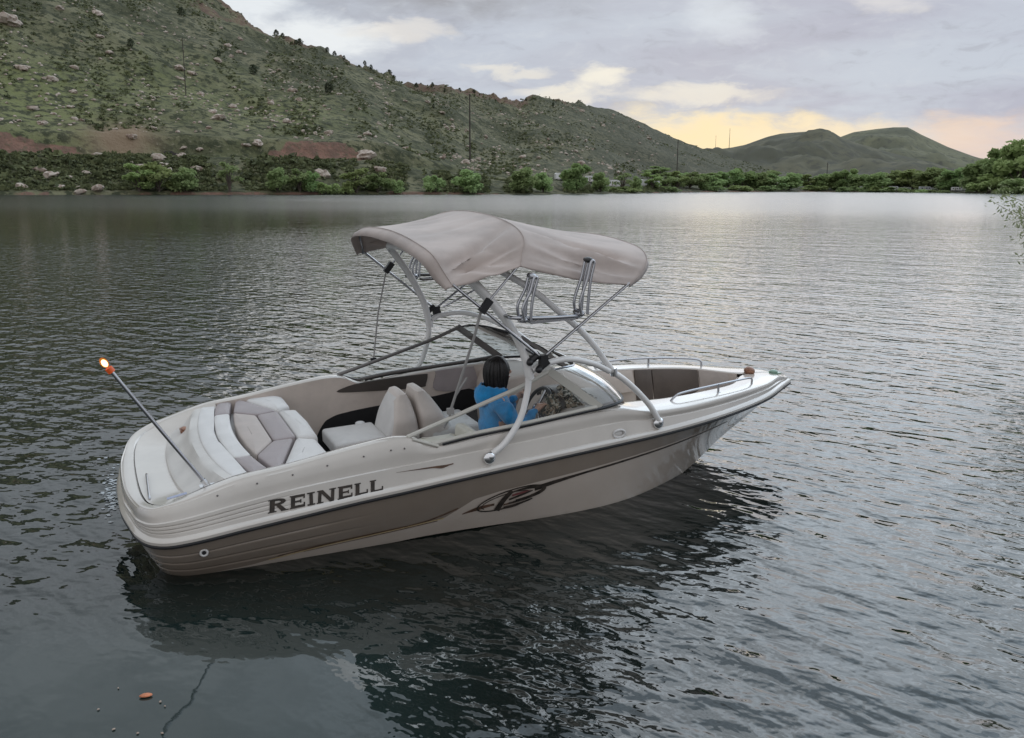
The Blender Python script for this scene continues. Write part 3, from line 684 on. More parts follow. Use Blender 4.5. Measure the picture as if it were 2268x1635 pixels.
# name, swoosh and emblem on the starboard side
def letters():
    S = {  # unit-box strokes (u0,v0,u1,v1 quads as 4 points), slab serif
     'E': [(.08, 0, .34, 1), (0, 0, .42, .09), (0, .91, .42, 1), (.34, .80, .96, 1), (.34, 0, .98, .20), (.34, .43, .74, .57), (.86, .66, .96, .80), (.88, .20, .98, .36), (.66, .36, .74, .64)],
     'I': [(.30, 0, .70, 1), (.05, 0, .95, .11), (.05, .89, .95, 1)],
     'L': [(.08, 0, .36, 1), (0, 0, .46, .09), (0, .91, .46, 1), (.36, 0, .98, .20), (.88, .20, .98, .40)]}
    out = {}
    for k, l in S.items(): out[k] = [[(a, b), (c, b), (c, d), (a, d)] for a, b, c, d in l]
    out['N'] = [[(.06, 0), (.24, 0), (.24, 1), (.06, 1)], [(.74, 0), (.92, 0), (.92, 1), (.74, 1)], [(.06, 1), (.30, 1), (.92, 0), (.70, 0)], [(0, 0), (.36, 0), (.36, .09), (0, .09)], [(.64, .91), (1, .91), (1, 1), (.64, 1)], [(0, .91), (.2, .91), (.2, 1), (0, 1)]]
    R_ = [[(.08, 0), (.34, 0), (.34, 1), (.08, 1)], [(0, 0), (.44, 0), (.44, .09), (0, .09)], [(0, .91), (.3, .91), (.3, 1), (0, 1)]]
    arcp = [(PI/2-PI*k/8) for k in range(9)]
    for a, b2 in zip(arcp[:-1], arcp[1:]):
        f = lambda an, r: (.48+r*.42*math.cos(an), .745+r*.255*math.sin(an))
        R_.append([f(a, 1), f(b2, 1), f(b2, .38), f(a, .38)])
    R_ += [[(.34, .84), (.48, .84), (.48, 1), (.34, 1)], [(.34, .49), (.48, .49), (.48, .65), (.34, .65)], [(.40, .50), (.64, .50), (1.0, .0), (.70, .0)], [(.66, 0), (1.06, 0), (1.06, .09), (.66, .09)]]
    out['R'] = R_; return out
LT = letters(); q = MB(); x = .665; wd = dict(R=.165, E=.135, I=.075, N=.165, L=.125)
cnt = 0
for ch in 'REINELL':
    for quad in LT[ch]:
        pts = []; cnt += 1
        for u, v in quad:
            xx = x+(u+.10*v)*wd[ch]*.80; zz = .436+.019*(xx-.67)/.85+v*.088
            pts.append(Vector((xx, -(band_y(xx, zz)+.003+.00025*(cnt % 9)), zz)))
        q.add(pts, [(0, 1, 2, 3)])
    x += wd[ch]*.885
part(q, 'lettering', M['ink'])
def decal(polys, name, m, fn, base=.004):
    q = MB()
    for n_, poly in enumerate(polys):
        P = [fn(x, z, base+.0008*n_) for x, z in poly]; h = len(P)//2
        q.add(P, [(i, i+1, len(P)-2-i, len(P)-1-i) for i in range(h-1)])
    return part(q, name, m)
def ribbon(pts, w0, w1=None, n=8):
    """ribbon polygon round a centre line in (x,z); widths taper w0->w1"""
    w1 = w0 if w1 is None else w1; P = spline([(a, 0, c) for a, c in pts], n); L, Rr = [], []
    for i, p in enumerate(P):
        tg = (P[min(i+1, len(P)-1)]-P[max(i-1, 0)]).normalized(); u = i/(len(P)-1); w_ = (w0[0]+(w0[1]-w0[0])*ss(0, .5, u)+(w0[2]-w0[1])*ss(.5, 1, u)) if isinstance(w0, tuple) else w0+(w1-w0)*u
        nn = Vector((-tg.z, 0, tg.x)); L.append((p.x+nn.x*w_, p.z+nn.z*w_)); Rr.append((p.x-nn.x*w_, p.z-nn.z*w_))
    return L+Rr[::-1]
by = lambda x, z, o: Vector((x, -(band_y(x, z)+o), z))
hy = lambda x, z, o: Vector((x, -(hull_y(x, z)+o), z))
decal([ribbon([(1.58, .566), (1.75, .561), (1.9, .555), (1.97, .553), (2.02, .556)], (.001, .006, .004)), ribbon([(1.86, .552), (1.93, .545), (2.0, .552)], (.001, .007, .001))], 'swoosh', M['bronze'], by)
lo = lambda x: float(np.interp(x, ZTX, ZTZ))
decal([ribbon([(x_, lo(x_)+.012) for x_ in (.72, 1.0, 1.4, 1.8, 2.06)], .0045, .0055), ribbon([(x_, lo(x_)-.010) for x_ in (.9, 1.2, 1.5, 1.9)], .002, .0035)], 'pinstripe', M['bronze'], hy)
decal([ribbon([(x_, lo(x_)+.001) for x_ in (.66, 1.0, 1.4, 1.8, 1.95)], .004, .004)], 'pinstripe', M['gold'], hy)
decal([ribbon([(2.70, .220), (2.85, .240), (3.05, .258), (3.3, .272), (3.8, .289), (4.4, .299), (4.9, .304)], (.020, .009, .006))], 'accent_stripe', M['ink'], hy)
decal([ribbon([(2.10, .118), (2.17, .132), (2.27, .146), (2.36, .15)], (.004, .016, .010)), ribbon([(2.44, .128), (2.55, .136), (2.62, .15)], (.007, .008, .001))], 'emblem', M['bronze'], hy)
E_ = lambda cx, cz, a, b_, t0, t1, ph, n=20: [(cx+a*math.cos(t_)*math.cos(ph)-b_*math.sin(t_)*math.sin(ph), cz+a*math.cos(t_)*math.sin(ph)+b_*math.sin(t_)*math.cos(ph)) for t_ in [t0+(t1-t0)*k/n for k in range(n+1)]]
decal([ribbon(E_(2.50, .176, .285, .078, .55, 5.4, .12), .0055, .0055, 2), ribbon(E_(2.46, .172, .21, .054, .5, 3.6, .12), .0035, .0035, 2),
       ribbon([(2.385, .088), (2.41, .14), (2.445, .19), (2.50, .246)], (.026, .024, .019)), ribbon([(2.48, .230), (2.6, .243), (2.71, .240), (2.78, .222), (2.76, .19), (2.66, .16), (2.54, .145)], (.006, .017, .012)),
       ribbon([(2.48, .17), (2.56, .187), (2.64, .205), (2.68, .212)], (.009, .010, .005)), ribbon([(2.48, .135), (2.60, .148), (2.70, .170), (2.75, .19)], (.008, .011, .004)), ribbon([(2.44, .102), (2.54, .108), (2.66, .138)], (.013, .013, .003))], 'emblem', M['ink'], hy, .007)
decal([ribbon([(2.50, .205), (2.58, .213), (2.66, .222)], (.008, .009, .002))], 'emblem', mat('dull_red_decal', (.16, .05, .05), .4), hy, .013)
# seats
def slab(c, sx, sy, sz, ry, m, name, par, b=.03, pf=.014):
    q = MB(); mt = Matrix.Translation(c) @ Matrix.Rotation(ry, 4, 'Y'); q.cushion([(-sx/2, -sy/2), (sx/2, -sy/2), (sx/2, sy/2), (-sx/2, sy/2)], 0, sz, b, pf, mt); return part(q, name, m, par)
def lounge(y0, y1, name, seatm, backm, dx=0., fore=True):
    e = bpy.data.objects.new(name, None); C.objects.link(e); e.parent = boat; yc = (y0+y1)/2; wy = y1-y0
    q = MB(); q.box((2.05+dx, yc, .19), .9, wy*.9, .24); part(q, 'seat_base', M['vwhite'], e)
    slab((1.66+dx, yc, .31), .46, wy, .12, 0, seatm, 'cushion', e)
    if fore: slab((2.50+dx, yc, .31), .46, wy, .12, 0, seatm, 'cushion', e)
    for sgn, xb, xt, zt_ in ((-1, 2.04, 2.06, .75), (1, 2.36, 2.225, .76)):
        for lay, dxx, m_ in ((0, 0, backm), (1, .07, M['vwhite'])):
            q = MB(); rows = []; H = zt_-.34
            for k in range(15):
                v = k/14; wv_ = wy/2*(1-.42*ss(.45, 1, v)-.06*(1-ss(0, .15, v)))*(1-.10*lay)
                xc_ = xb+(xt-xb)*v+dx+sgn*dxx*.75*(1-v*.55); th_ = (.155-.095*v**1.2-.02*ss(.85, 1, v))*(1-.2*lay)
                z = .34+H*v*(1-.05*lay); row = []
                for a in range(20):
                    an = 2*PI*a/20; ca, sa = math.cos(an), math.sin(an); pw = lambda t_: math.copysign(abs(t_)**.42, t_)
                    row.append(Vector((xc_+th_*pw(ca), yc+wv_*pw(sa), z)))
                rows.append(row)
            top = [Vector((xt+dx+(p.x-xt-dx)*.5, yc+(p.y-yc)*.75, zt_+.014)) for p in rows[-1]]
            if lay == 0: rows.append(top)
            q.grid(rows, closev=True); q.add(rows[-1], [tuple(range(20))]); part(q, 'seat_back', m_, e)
    return e
lounge(.10, .62, 'lounge_seat', M['vwhite'], M['vlight'])
hs = bpy.data.objects.new('helm_seat', None); C.objects.link(hs); hs.parent = boat
q = MB(); q.box((2.45, -.5, .19), .8, .42, .24); part(q, 'seat_base', M['vwhite'], hs)
slab((2.16, -.54, .38), .34, .50, .15, 0, M['cream'], 'cushion', hs, .05, .02); slab((2.62, -.5, .31), .46, .48, .10, 0, M['vtan'], 'cushion', hs)
slab((2.36, -.52, .40), .10, .46, .20, R(8), M['cream'], 'seat_back', hs)
q = MB(); q.tube([(1.80, .66, .06), (1.80, .66, .30), (1.79, .66, .40)], lambda u: .04-.02*math.sin(PI*min(1, u*1.1)), smooth=4); q.ell((1.79, .66, .41), .045, .045, .02); part(q, 'table_pedestal', M['white'])
q = MB(); q.tube([(.0, .0, -.25), (-.20, .0, -.10), (-.27, .0, -.04)], .05, smooth=3); part(q, 'outdrive', M['black'])
# ------------------------------------------------------------------ person and things aboard
def aboard(name, label, cat, loc):
    o = bpy.data.objects.new(name, None); C.objects.link(o); o.matrix_world = BM @ Matrix.Translation(loc); return tag(o, label, cat)
def skinned(name, nodes, edges, m, parent, root=0, sub=2, off=(0, 0, 0)):
    """nodes: (x,y,z,rx,ry); grows one continuous body with the Skin modifier and bakes it"""
    me = bpy.data.meshes.new(name); me.from_pydata([(n[0]-off[0], n[1]-off[1], n[2]-off[2]) for n in nodes], edges, [])
    o = bpy.data.objects.new(name, me); C.objects.link(o)
    sk = o.modifiers.new('skin', 'SKIN'); sk.use_smooth_shade = True
    for i, n in enumerate(nodes):
        v = me.skin_vertices[0].data[i]; v.radius = (n[3], n[4]); v.use_root = (i == root)
    o.modifiers.new('sub', 'SUBSURF').levels = sub; o.modifiers['sub'].render_levels = sub
    dg = bpy.context.evaluated_depsgraph_get(); ev = o.evaluated_get(dg); nm = bpy.data.meshes.new_from_object(ev)
    o.modifiers.clear(); o.data = nm; nm.materials.clear(); nm.materials.append(m)
    nm.polygons.foreach_set('use_smooth', [True]*len(nm.polygons)); o.parent = parent; return o
PL = (2.60, -.5, .42)
per = aboard('person', 'dark haired person in a bright blue hooded jacket seated at the helm, facing forward', 'person', PL)
px0, py0 = 2.60, -.50
bn = [(px0, py0, .50, .14, .11), (px0-.01, py0, .64, .125, .10), (px0+.0, py0, .78, .15, .10), (px0+.02, py0, .875, .07, .06), (px0+.035, py0, .93, .045, .045), (px0+.05, py0, .985, .058, .062), (px0+.055, py0, 1.06, .080, .086), (px0+.05, py0, 1.115, .055, .06)]
be_ = [(0, 1), (1, 2), (2, 3), (3, 4), (4, 5), (5, 6), (6, 7)]
for s, hx, hz in ((-1, 2.93, .76), (1, 2.90, .80)):
    k = len(bn); bn += [(px0+.0, py0+s*.155, .83, .055, .055), (px0+.06, py0+s*.20, .70, .047, .047), (px0+.13, py0+s*.21, .61, .038, .038), (px0+.25, py0+s*.17, .68, .030, .030), (hx-.03, -.52+s*.145, hz-.03, .024, .020), (hx+.02, -.52+s*.145, hz+.0, .034, .018)]
    be_ += [(2, k), (k, k+1), (k+1, k+2), (k+2, k+3), (k+3, k+4), (k+4, k+5)]
    pl_ = k+5
    for f, (dy, ln) in enumerate(((-.028, .055), (-.010, .064), (.010, .060), (.027, .048))):
        k2 = len(bn); bx, bz = hx+.03, hz+.002; by_ = -.52+s*.145+dy
        bn += [(bx+.02, by_, bz+.015, .009, .009), (bx+.045, by_, bz+.0, .0085, .0085), (bx+.04, by_, bz-ln*.6, .0075, .0075)]
        be_ += [(pl_, k2), (k2, k2+1), (k2+1, k2+2)]
    k2 = len(bn); bn += [(hx-.0, -.52+s*.105, hz+.005, .010, .010), (hx+.03, -.52+s*.095, hz-.015, .0085, .0085)]; be_ += [(pl_, k2), (k2, k2+1)]
    k2 = len(bn); bn += [(px0+.10, py0+s*.10, .50, .085, .085), (px0+.40, py0+s*.11, .52, .065, .065), (px0+.46, py0+s*.11, .28, .05, .05), (px0+.48, py0+s*.11, .12, .04, .04), (px0+.58, py0+s*.12, .085, .035, .028)]
    be_ += [(0, k2), (k2, k2+1), (k2+1, k2+2), (k2+2, k2+3), (k2+3, k2+4)]
skinned('body', bn, be_, M['skin'], per, 0, 1, PL)
q = MB(); hc = Vector((px0+.055, py0, 1.045))
q.ell(hc+Vector((.088, 0, -.012)), .022, .012, .018); q.build('nose', M['skin'], per, off=PL); q = MB(); q.ell(hc+Vector((.080, 0, -.052)), .012, .024, .008); q.build('mouth', mat('lips', (.36, .15, .13), .5), per, off=PL)
for s in (-1, 1): q = MB(); q.ell(hc+Vector((.004, s*.090, -.020)), .022, .010, .032); q.build('ear', M['skin'], per, off=PL)
for s in (-1, 1): q = MB(); q.ell(hc+Vector((.074, s*.032, .010)), .010, .013, .008); q.build('eye', M['dark'], per, off=PL)
# hair: a cap over the skull falling in loose locks to the collar
q = MB(); rows = []
for i in range(21):
    v = i/20; row = []
    for j in range(48):
        a = 2*PI*j/48; front = max(0, math.cos(a-.0))
        if v < .42:
            ph = (v/.42)*PI/2; r_ = math.sin(ph); z = 1.058+.105*math.cos(ph)
        else:
            u = (v-.42)/.58; ln = (.225+.03*math.sin(j*1.7)+.018*math.sin(j*4.3)) if front < .35 else max(.0, .215*(1-(front-.35)/.3)); r_ = 1-.13*u-.16*u*u; z = 1.058-ln*u
        st = 1+(.05*math.sin(j*1.9+i*.12)+.05*math.sin(j*4.4+1-i*.2))*min(1, v*1.7)
        x = math.cos(a)*(.100 if math.cos(a) < 0 else .084)*r_*st; y = math.sin(a)*.098*r_*st
        if front > .55 and v > .30: x = min(x, .068)
        row.append(Vector((px0+.043+x, py0+y, z+.006*math.sin(j*3.1)*v)))
    rows.append(row)
q.grid(rows, closev=True); hr = q.build('hair', M['hair'], per, 80, off=PL)
md = hr.modifiers.new('thickness', 'SOLIDIFY'); md.thickness = .012; md.offset = 1
q = MB(); rs_ = random.Random(3)
for k in range(34):                                  # separate locks over the cap
    a = PI*(.36+1.28*k/33)+rs_.uniform(-.06, .06); r1 = rs_.uniform(.100, .112); ln = rs_.uniform(.10, .20)+(.05 if 16 < k < 26 else 0)
    P_ = [(px0+.043+math.cos(a)*r1*f, py0+math.sin(a)*r1*f, z) for f, z in ((.35, 1.158), (.78, 1.125), (1.0, 1.055), (.97, 1.055-ln*.5), (.84+rs_.uniform(-.1, .12), 1.055-ln))]
    q.tube(P_, lambda u: .0135*(1-.75*u*u)*(.4+.6*min(1, u*6)), 6, 4)
q.build('hair_lock', M['hair'], per, 80, off=PL)
jn = [(px0, py0, .50, .165, .135), (px0-.01, py0, .60, .155, .125), (px0-.01, py0, .72, .165, .125), (px0, py0, .82, .15, .11), (px0+.01, py0, .885, .085, .075)]
je = [(0, 1), (1, 2), (2, 3), (3, 4)]
for s, hx, hz in ((-1, 2.93, .76), (1, 2.90, .80)):
    k = len(jn); jn += [(px0, py0+s*.165, .825, .075, .07), (px0+.06, py0+s*.205, .70, .072, .068), (px0+.13, py0+s*.215, .608, .070, .068), (px0+.25, py0+s*.175, .675, .046, .043), (hx-.075, -.52+s*.147, hz-.042, .040, .038), (hx-.025, -.52+s*.145, hz-.022, .031, .028)]
    je += [(3, k), (k, k+1), (k+1, k+2), (k+2, k+3), (k+3, k+4), (k+4, k+5)]
jk = skinned('jacket', jn, je, M['blue'], per, 0, 2, PL)
for v in jk.data.vertices: v.co += v.normal*(.016*mnoise.noise(v.co*9+Vector((3, 1, 2)))+.009*mnoise.noise(Vector((v.co.x*14, v.co.y*14, v.co.z*32))))
q = MB(); rows = []                                   # hood lying open behind the neck
for i in range(11):
    v = i/10; row = []
    for j in range(21):
        a = PI*.40+PI*1.20*j/20; e = math.sin(PI*j/20)
        r_ = .085+.06*math.sin(PI*min(1, v*.75+.1)); z = .935-.14*v*e-.02*v+.020*(1-v)*e
        row.append(Vector((px0+.015+math.cos(a)*r_*1.15-.012*v*e, py0+math.sin(a)*r_*1.05, z+.006*math.sin(j*2.3+i))))
    rows.append(row)
q.grid(rows); hd = q.build('hood', M['blue'], per, 80, off=PL); hd.modifiers.new('thickness', 'SOLIDIFY').thickness = .014
tn = [(px0-.02, py0, .47, .17, .14)]; te = []
for s in (-1, 1):
    k = len(tn); tn += [(px0+.10, py0+s*.10, .50, .10, .10), (px0+.40, py0+s*.11, .52, .08, .08), (px0+.46, py0+s*.11, .28, .065, .065), (px0+.48, py0+s*.11, .14, .055, .055)]; te += [(0, k), (k, k+1), (k+1, k+2), (k+2, k+3)]
skinned('trousers', tn, te, M['denim'], per, 0, 2, PL)
# crumpled camouflage jacket on the helm dash
def lump(c, rx, ry, rz, seed, amp=.28, nu=26, nv=16):
    q = MB(); q.ell((0, 0, 0), rx, ry, rz, None, nu, nv, fn=lambda d: 1+amp*mnoise.noise(d*1.7+Vector((seed, 0, 0)))+amp*.6*mnoise.noise(d*4.1+Vector((0, seed, 0)))); q.v = [(a+c[0], b_+c[1], z+c[2]) for a, b_, z in q.v]; return q
cj = aboard('camouflage_jacket', 'crumpled camouflage jacket bundled on the dash behind the starboard side window', 'jacket', (3.16, -.62, .745))
q = lump((.03, 0, .03), .15, .14, .10, 3.1, .42); q.build('jacket_body', M['camo'], cj, 80)
q = lump((-.12, -.06, -.02), .08, .08, .10, 8.3, .45); q.build('sleeve', M['camo'], cj, 80)
q = lump((.15, -.08, .0), .12, .11, .07, 5.7, .45); q.build('sleeve', M['camo'], cj, 80)
rb = lump((0, 0, .07), .17, .10, .10, 1.7).build('red_bag', M['red'], None, 80); rb.matrix_world = BM @ Matrix.Translation((2.02, .80, .075)); tag(rb, 'dark red bag in the shade beyond the tan lounge seat', 'bag')

# ------------------------------------------------------------------ water
wm = bpy.data.materials.new('lake_water'); wm.use_nodes = True; t = wm.node_tree; p = t.nodes['Principled BSDF']
p.inputs['IOR'].default_value = 1.52; p.inputs['Specular IOR Level'].default_value = .5
geo = nd(t, 'ShaderNodeNewGeometry').outputs['Position']; sx = nd(t, 'ShaderNodeSeparateXYZ'); t.links.new(geo, sx.inputs[0])
GX, GY = sx.outputs[0], sx.outputs[1]
big = noise_n(t, geo, .035, 3, .5); big2 = noise_n(t, geo, .13, 3, .5)
calm = mth(t, 'MULTIPLY', sstep(t, mth(t, 'ADD', mth(t, 'MULTIPLY', GX, 1.), mth(t, 'MULTIPLY', big2, 1.6)), .9, -.5), sstep(t, mth(t, 'ADD', GY, mth(t, 'MULTIPLY', big2, 1.2)), 6.2, 5.0))
amp = mth(t, 'SUBTRACT', 1., mth(t, 'MULTIPLY', calm, .90))
# a smoother band far out on the left that mirrors the hill, ruffled water beyond it
band = mth(t, 'MULTIPLY', sstep(t, GY, 38, 60), sstep(t, GY, 175, 120))
band = mth(t, 'MULTIPLY', band, sstep(t, mth(t, 'DIVIDE', GX, GY), -.02, -.22))
amp = mth(t, 'MULTIPLY', amp, mth(t, 'SUBTRACT', 1., mth(t, 'MULTIPLY', band, .55)))
amp = mth(t, 'MULTIPLY', amp, sstep(t, big, .25, .7, .7, 1.25)); amp = mth(t, 'MULTIPLY', amp, sstep(t, GY, 112, 160, 1., 3.2)); side = sstep(t, mth(t, 'DIVIDE', GX, GY), -.22, .02, 1.25, .6); mixf = sstep(t, GY, 8, 18); amp = mth(t, 'MULTIPLY', amp, mth(t, 'ADD', mth(t, 'SUBTRACT', 1., mixf), mth(t, 'MULTIPLY', mixf, side)))
rip = sstep(t, mth(t, 'SQRT', mth(t, 'ADD', mth(t, 'POWER', mth(t, 'SUBTRACT', GX, .3), 2.), mth(t, 'POWER', mth(t, 'SUBTRACT', GY, 4.3), 2.))), 2.0, .5)
# the wind-ruffled outer lake: waves too small to see become surface roughness
outer = mth(t, 'SUBTRACT', 1., mth(t, 'MULTIPLY', sstep(t, GY, 35, 120), .72)); amp = mth(t, 'MULTIPLY', amp, outer)
a1 = mth(t, 'MULTIPLY', amp, .056); a2 = mth(t, 'MULTIPLY', amp, mth(t, 'MULTIPLY_ADD', rip, .009, .0150)); a3 = mth(t, 'MULTIPLY', amp, mth(t, 'MULTIPLY_ADD', rip, .004, .0044))
def stretch(vec, ang, sx_, sy_):
    n = nd(t, 'ShaderNodeMapping'); n.inputs['Rotation'].default_value = (0, 0, R(ang)); t.links.new(vec, n.inputs['Vector'])
    m = nd(t, 'ShaderNodeVectorMath', operation='MULTIPLY'); t.links.new(n.outputs[0], m.inputs[0]); m.inputs[1].default_value = (sx_, sy_, 1); return m.outputs[0]
def wave_h(vec):
    h = mth(t, 'MULTIPLY', noise_n(t, stretch(vec, 44, .72, 1.25), 3.2, 2, .45, .25), a1)
    h = mth(t, 'MULTIPLY_ADD', noise_n(t, stretch(vec, 24, .78, 1.2), 6.5, 3, .5, .35), a2, h)
    h = mth(t, 'MULTIPLY_ADD', noise_n(t, stretch(vec, 55, .8, 1.25), 12., 2, .5, .2), a3, h)
    return mth(t, 'MULTIPLY_ADD', noise_n(t, stretch(vec, 34, .55, 1.2), .62, 2, .5), .055, h)
def shifted(dx, dy):
    n = nd(t, 'ShaderNodeVectorMath', operation='ADD'); t.links.new(geo, n.inputs[0]); n.inputs[1].default_value = (dx, dy, 0); return n.outputs[0]
EPS = .02                                     # true surface slope by finite differences, the same at any distance
hA, hB, hC = wave_h(geo), wave_h(shifted(EPS, 0)), wave_h(shifted(0, EPS))
nx = mth(t, 'DIVIDE', mth(t, 'SUBTRACT', hA, hB), EPS); ny = mth(t, 'DIVIDE', mth(t, 'SUBTRACT', hA, hC), EPS)
nv = nd(t, 'ShaderNodeVectorMath', operation='NORMALIZE'); t.links.new(vcomb(t, nx, ny, 1.), nv.inputs[0]); t.links.new(nv.outputs[0], p.inputs['Normal'])
wc = mixc(t, sstep(t, noise_n(t, geo, .5, 3), .3, .7), (.003, .0062, .0052), (.006, .011, .0098)); wc = mixc(t, calm, wc, (.014, .025, .023)); t.links.new(wc, p.inputs['Base Color'])
far = sstep(t, GY, 35, 120); t.links.new(mth(t, 'MULTIPLY_ADD', far, .17, .03), p.inputs['Roughness'])
q = MB(); ringr = [0.5, 3, 8, 20, 60, 150, 300, 620, 1000]; seg = 72
q.grid([[Vector((r_*math.cos(2*PI*k/seg), r_*math.sin(2*PI*k/seg), 0)) for k in range(seg)] for r_ in ringr], closev=True)
q.add([Vector((.5*math.cos(2*PI*k/seg), .5*math.sin(2*PI*k/seg), 0)) for k in range(seg)], [tuple(range(seg))])
wo = q.build('water', wm, None, None); tag(wo, kind='structure')

# ------------------------------------------------------------------ terrain
def vnoise(x, y, s, seed=0):
    x, y = x/s, y/s; xi, yi = np.floor(x).astype(int), np.floor(y).astype(int); fx, fy = x-xi, y-yi
    fx, fy = fx*fx*(3-2*fx), fy*fy*(3-2*fy)
    def h(a, b):
        n = (a*374761393+b*668265263+seed*982451653) & 0x7fffffff; n = ((n ^ (n >> 13))*1274126177) & 0x7fffffff; return ((n ^ (n >> 16)) & 0xffff)/65535.
    return (h(xi, yi)*(1-fx)+h(xi+1, yi)*fx)*(1-fy)+(h(xi, yi+1)*(1-fx)+h(xi+1, yi+1)*fx)*fy-.5
def fbm(x, y, s, seed=0, o=4):
    return sum(vnoise(x, y, s/2**k, seed+k)*.55**k for k in range(o))
def sst(a, b, x): u = np.clip((x-a)/(b-a), 0, 1); return u*u*(3-2*u)
SKX = [-700, -400, 0, 250, 470, 500, 530, 570, 610, 660, 700, 760, 800, 860, 900, 1000, 1100, 1150, 1175, 1200, 1250, 1300, 1350, 1400, 1450, 1500, 1550, 1570, 1620, 1700, 1800, 2000, 2300, 2900]
SKY = [-430, -330, -190, -95, 0, 22, 38, 60, 82, 95, 108, 128, 145, 172, 187, 200, 217, 228, 220, 217, 224, 232, 243, 262, 285, 308, 328, 334, 350, 372, 388, 398, 400, 400]
def hz(px, py):                    # picture point -> (position along the horizon in picture units, tangent of elevation)
    d = sight(px, py); return 1134+FPX*d.x/d.y, d.z/math.hypot(d.x, d.y)
SKH = np.array([hz(a, b_) for a, b_ in zip(SKX, SKY)])
def f_sky(px): return np.interp(px, SKH[:, 0], SKH[:, 1])
def f_ds(px): return np.interp(px, [-700, 0, 700, 1100, 1200, 1300, 1400, 1450, 1500, 1600, 1800, 2000, 2268, 2900], [240, 245, 256, 280, 290, 310, 345, 375, 425, 480, 555, 530, 480, 400])
def f_R(px): return np.interp(px, [-700, 900, 1200, 1400, 1570, 1800, 2900], [300, 300, 420, 560, 700, 500, 500])
def el_of(py): return (HOR-py)/FPX
def az_of(px): return np.arctan((px-1134)/FPX)
def px_of(az): return 1134+FPX*np.tan(az)
def red_mask(px): return np.maximum(sst(-50, 0, px)*sst(255, 200, px), sst(545, 575, px)*sst(850, 780, px))
def height(az, Dd):
    px = px_of(az); ds, RR = f_ds(px), f_R(px); hr = CAM_H+(ds+RR)*f_sky(px)
    d = Dd*1.-ds; x, y = Dd*np.sin(az), Dd*np.cos(az)
    hb = np.interp(px, [-700, 0, 820, 1080, 1300, 2900], [10.5, 10.5, 9.8, 5, 1.8, 1.5]); hc = np.interp(px, [-700, 850, 1050, 2900], [6., 6., 1., 1.])
    bank = hb*(.10*sst(0, 3, d)+.90*sst(2, 30, d)); cut = hc*sst(37, 45, d)
    s = np.clip((d-42)/(RR-42), 0, 1.0); rest = np.maximum(.3, hr-hb-hc)
    sl = rest*(s**1.10)
    over = np.maximum(0, d-RR); h = bank+cut+sl-.0018*over**2*np.minimum(1, 60/np.maximum(over, 1))*2
    nz_ = fbm(x, y, 95, 61, 2)*9*sst(40, 150, d)*np.clip(rest/60, .1, 1)*(1-sst(.6, 1., s))+fbm(x, y, 34, 3, 5)*4.6*sst(30, 110, d)*np.clip(rest/40, .12, 1)+fbm(x, y, 7, 8, 3)*1.1*sst(4, 20, d)*np.clip(rest/25, .2, 1)
    rk = sst(.84, .97, s)*np.interp(px, [0, 1280, 1320], [1, 1, 0])
    nz_ = nz_*(1-.65*sst(.85, 1., s))+rk*fbm(x, y, 9, 21, 3)*7.0
    out = h+nz_; return np.where(d < 0, -1.0+np.maximum(d, -12)*.12, np.maximum(out, .12*np.minimum(d, 4)))
pxs = np.concatenate([np.arange(-2600, -700, 30.), np.arange(-700, 2900, 7.), np.arange(2900, 4600, 30.)]); azs = az_of(pxs)
u1 = np.concatenate([np.linspace(-14, 46, 40)]); u2 = np.linspace(0, 1, 82)[1:]; u3 = np.array([.03, .08, .16, .3, .5, .8, 1.3])
rows_d = []
DSs, RRs = f_ds(pxs), f_R(pxs)
for v in u1: rows_d.append(DSs+v)
for v in u2: rows_d.append(DSs+46+(RRs-46)*v)
for v in u3: rows_d.append(DSs+RRs+v*300)
DD = np.array(rows_d); AZ = np.tile(azs, (len(DD), 1)); HH = height(AZ, DD)
XX, YY = DD*np.sin(AZ), DD*np.cos(AZ); nr, nc = DD.shape
me = bpy.data.meshes.new('hillside'); vs = np.stack([XX, YY, HH], -1).reshape(-1, 3)
idx = np.arange(nr*nc).reshape(nr, nc); fs = np.stack([idx[:-1, :-1], idx[:-1, 1:], idx[1:, 1:], idx[1:, :-1]], -1).reshape(-1, 4)
me.from_pydata(vs.tolist(), [], fs.tolist()); me.update()
PXg = np.tile(pxs, (nr, 1)); dg_ = DD-f_ds(PXg); sg = np.clip((dg_-42)/(f_R(PXg)-42), 0, 1.2)
nn = fbm(XX, YY, 26, 40, 4); n3 = fbm(XX, YY, 9, 51, 3)
rw = np.interp(PXg, [-700, 0, 90, 160, 215, 250, 545, 565, 600, 640, 680, 700, 745, 790, 835, 850], [8, 8, 7, 5.5, 3, 0, 0, 1, 2.8, 5, 8.5, 8, 6, 3.8, 1.2, 0])
redm = np.clip(sst(34.5, 37, dg_+3*n3)*sst(37.3+rw, 36.3+rw, dg_+2.5*nn+4*n3)*sst(.3, 1, rw), 0, 1)
beach = sst(3.2, 1.6, dg_+5*n3)*np.clip(.15+2.2*fbm(PXg, PXg*0, 90, 5, 3)+np.interp(PXg, [0, 520, 560, 700, 760, 900, 2900], [0, .2, .9, .9, .3, .2, .35]), 0, .8)
ridge = sst(.83, .97, sg+.18*nn+.08*n3)*np.interp(PXg, [0, 1280, 1320], [1, 1, 0])*.52
soil = np.clip(redm+beach+ridge, 0, 1)
grass = np.clip(np.exp(-((PXg-60)/260)**2-((dg_-75)/45)**2)+.7*np.exp(-((PXg-560)/300)**2-((dg_-95)/45)**2)+.35*nn, 0, 1)+.8*sst(31, 34, dg_)*sst(39, 36, dg_)*sst(1000, 800, PXg)
tanp = np.clip(np.exp(-((PXg-290)/70)**2-((dg_-45)/9)**2)*1.3, 0, 1)
farm = np.interp(PXg, [1150, 1400], [0, 1])
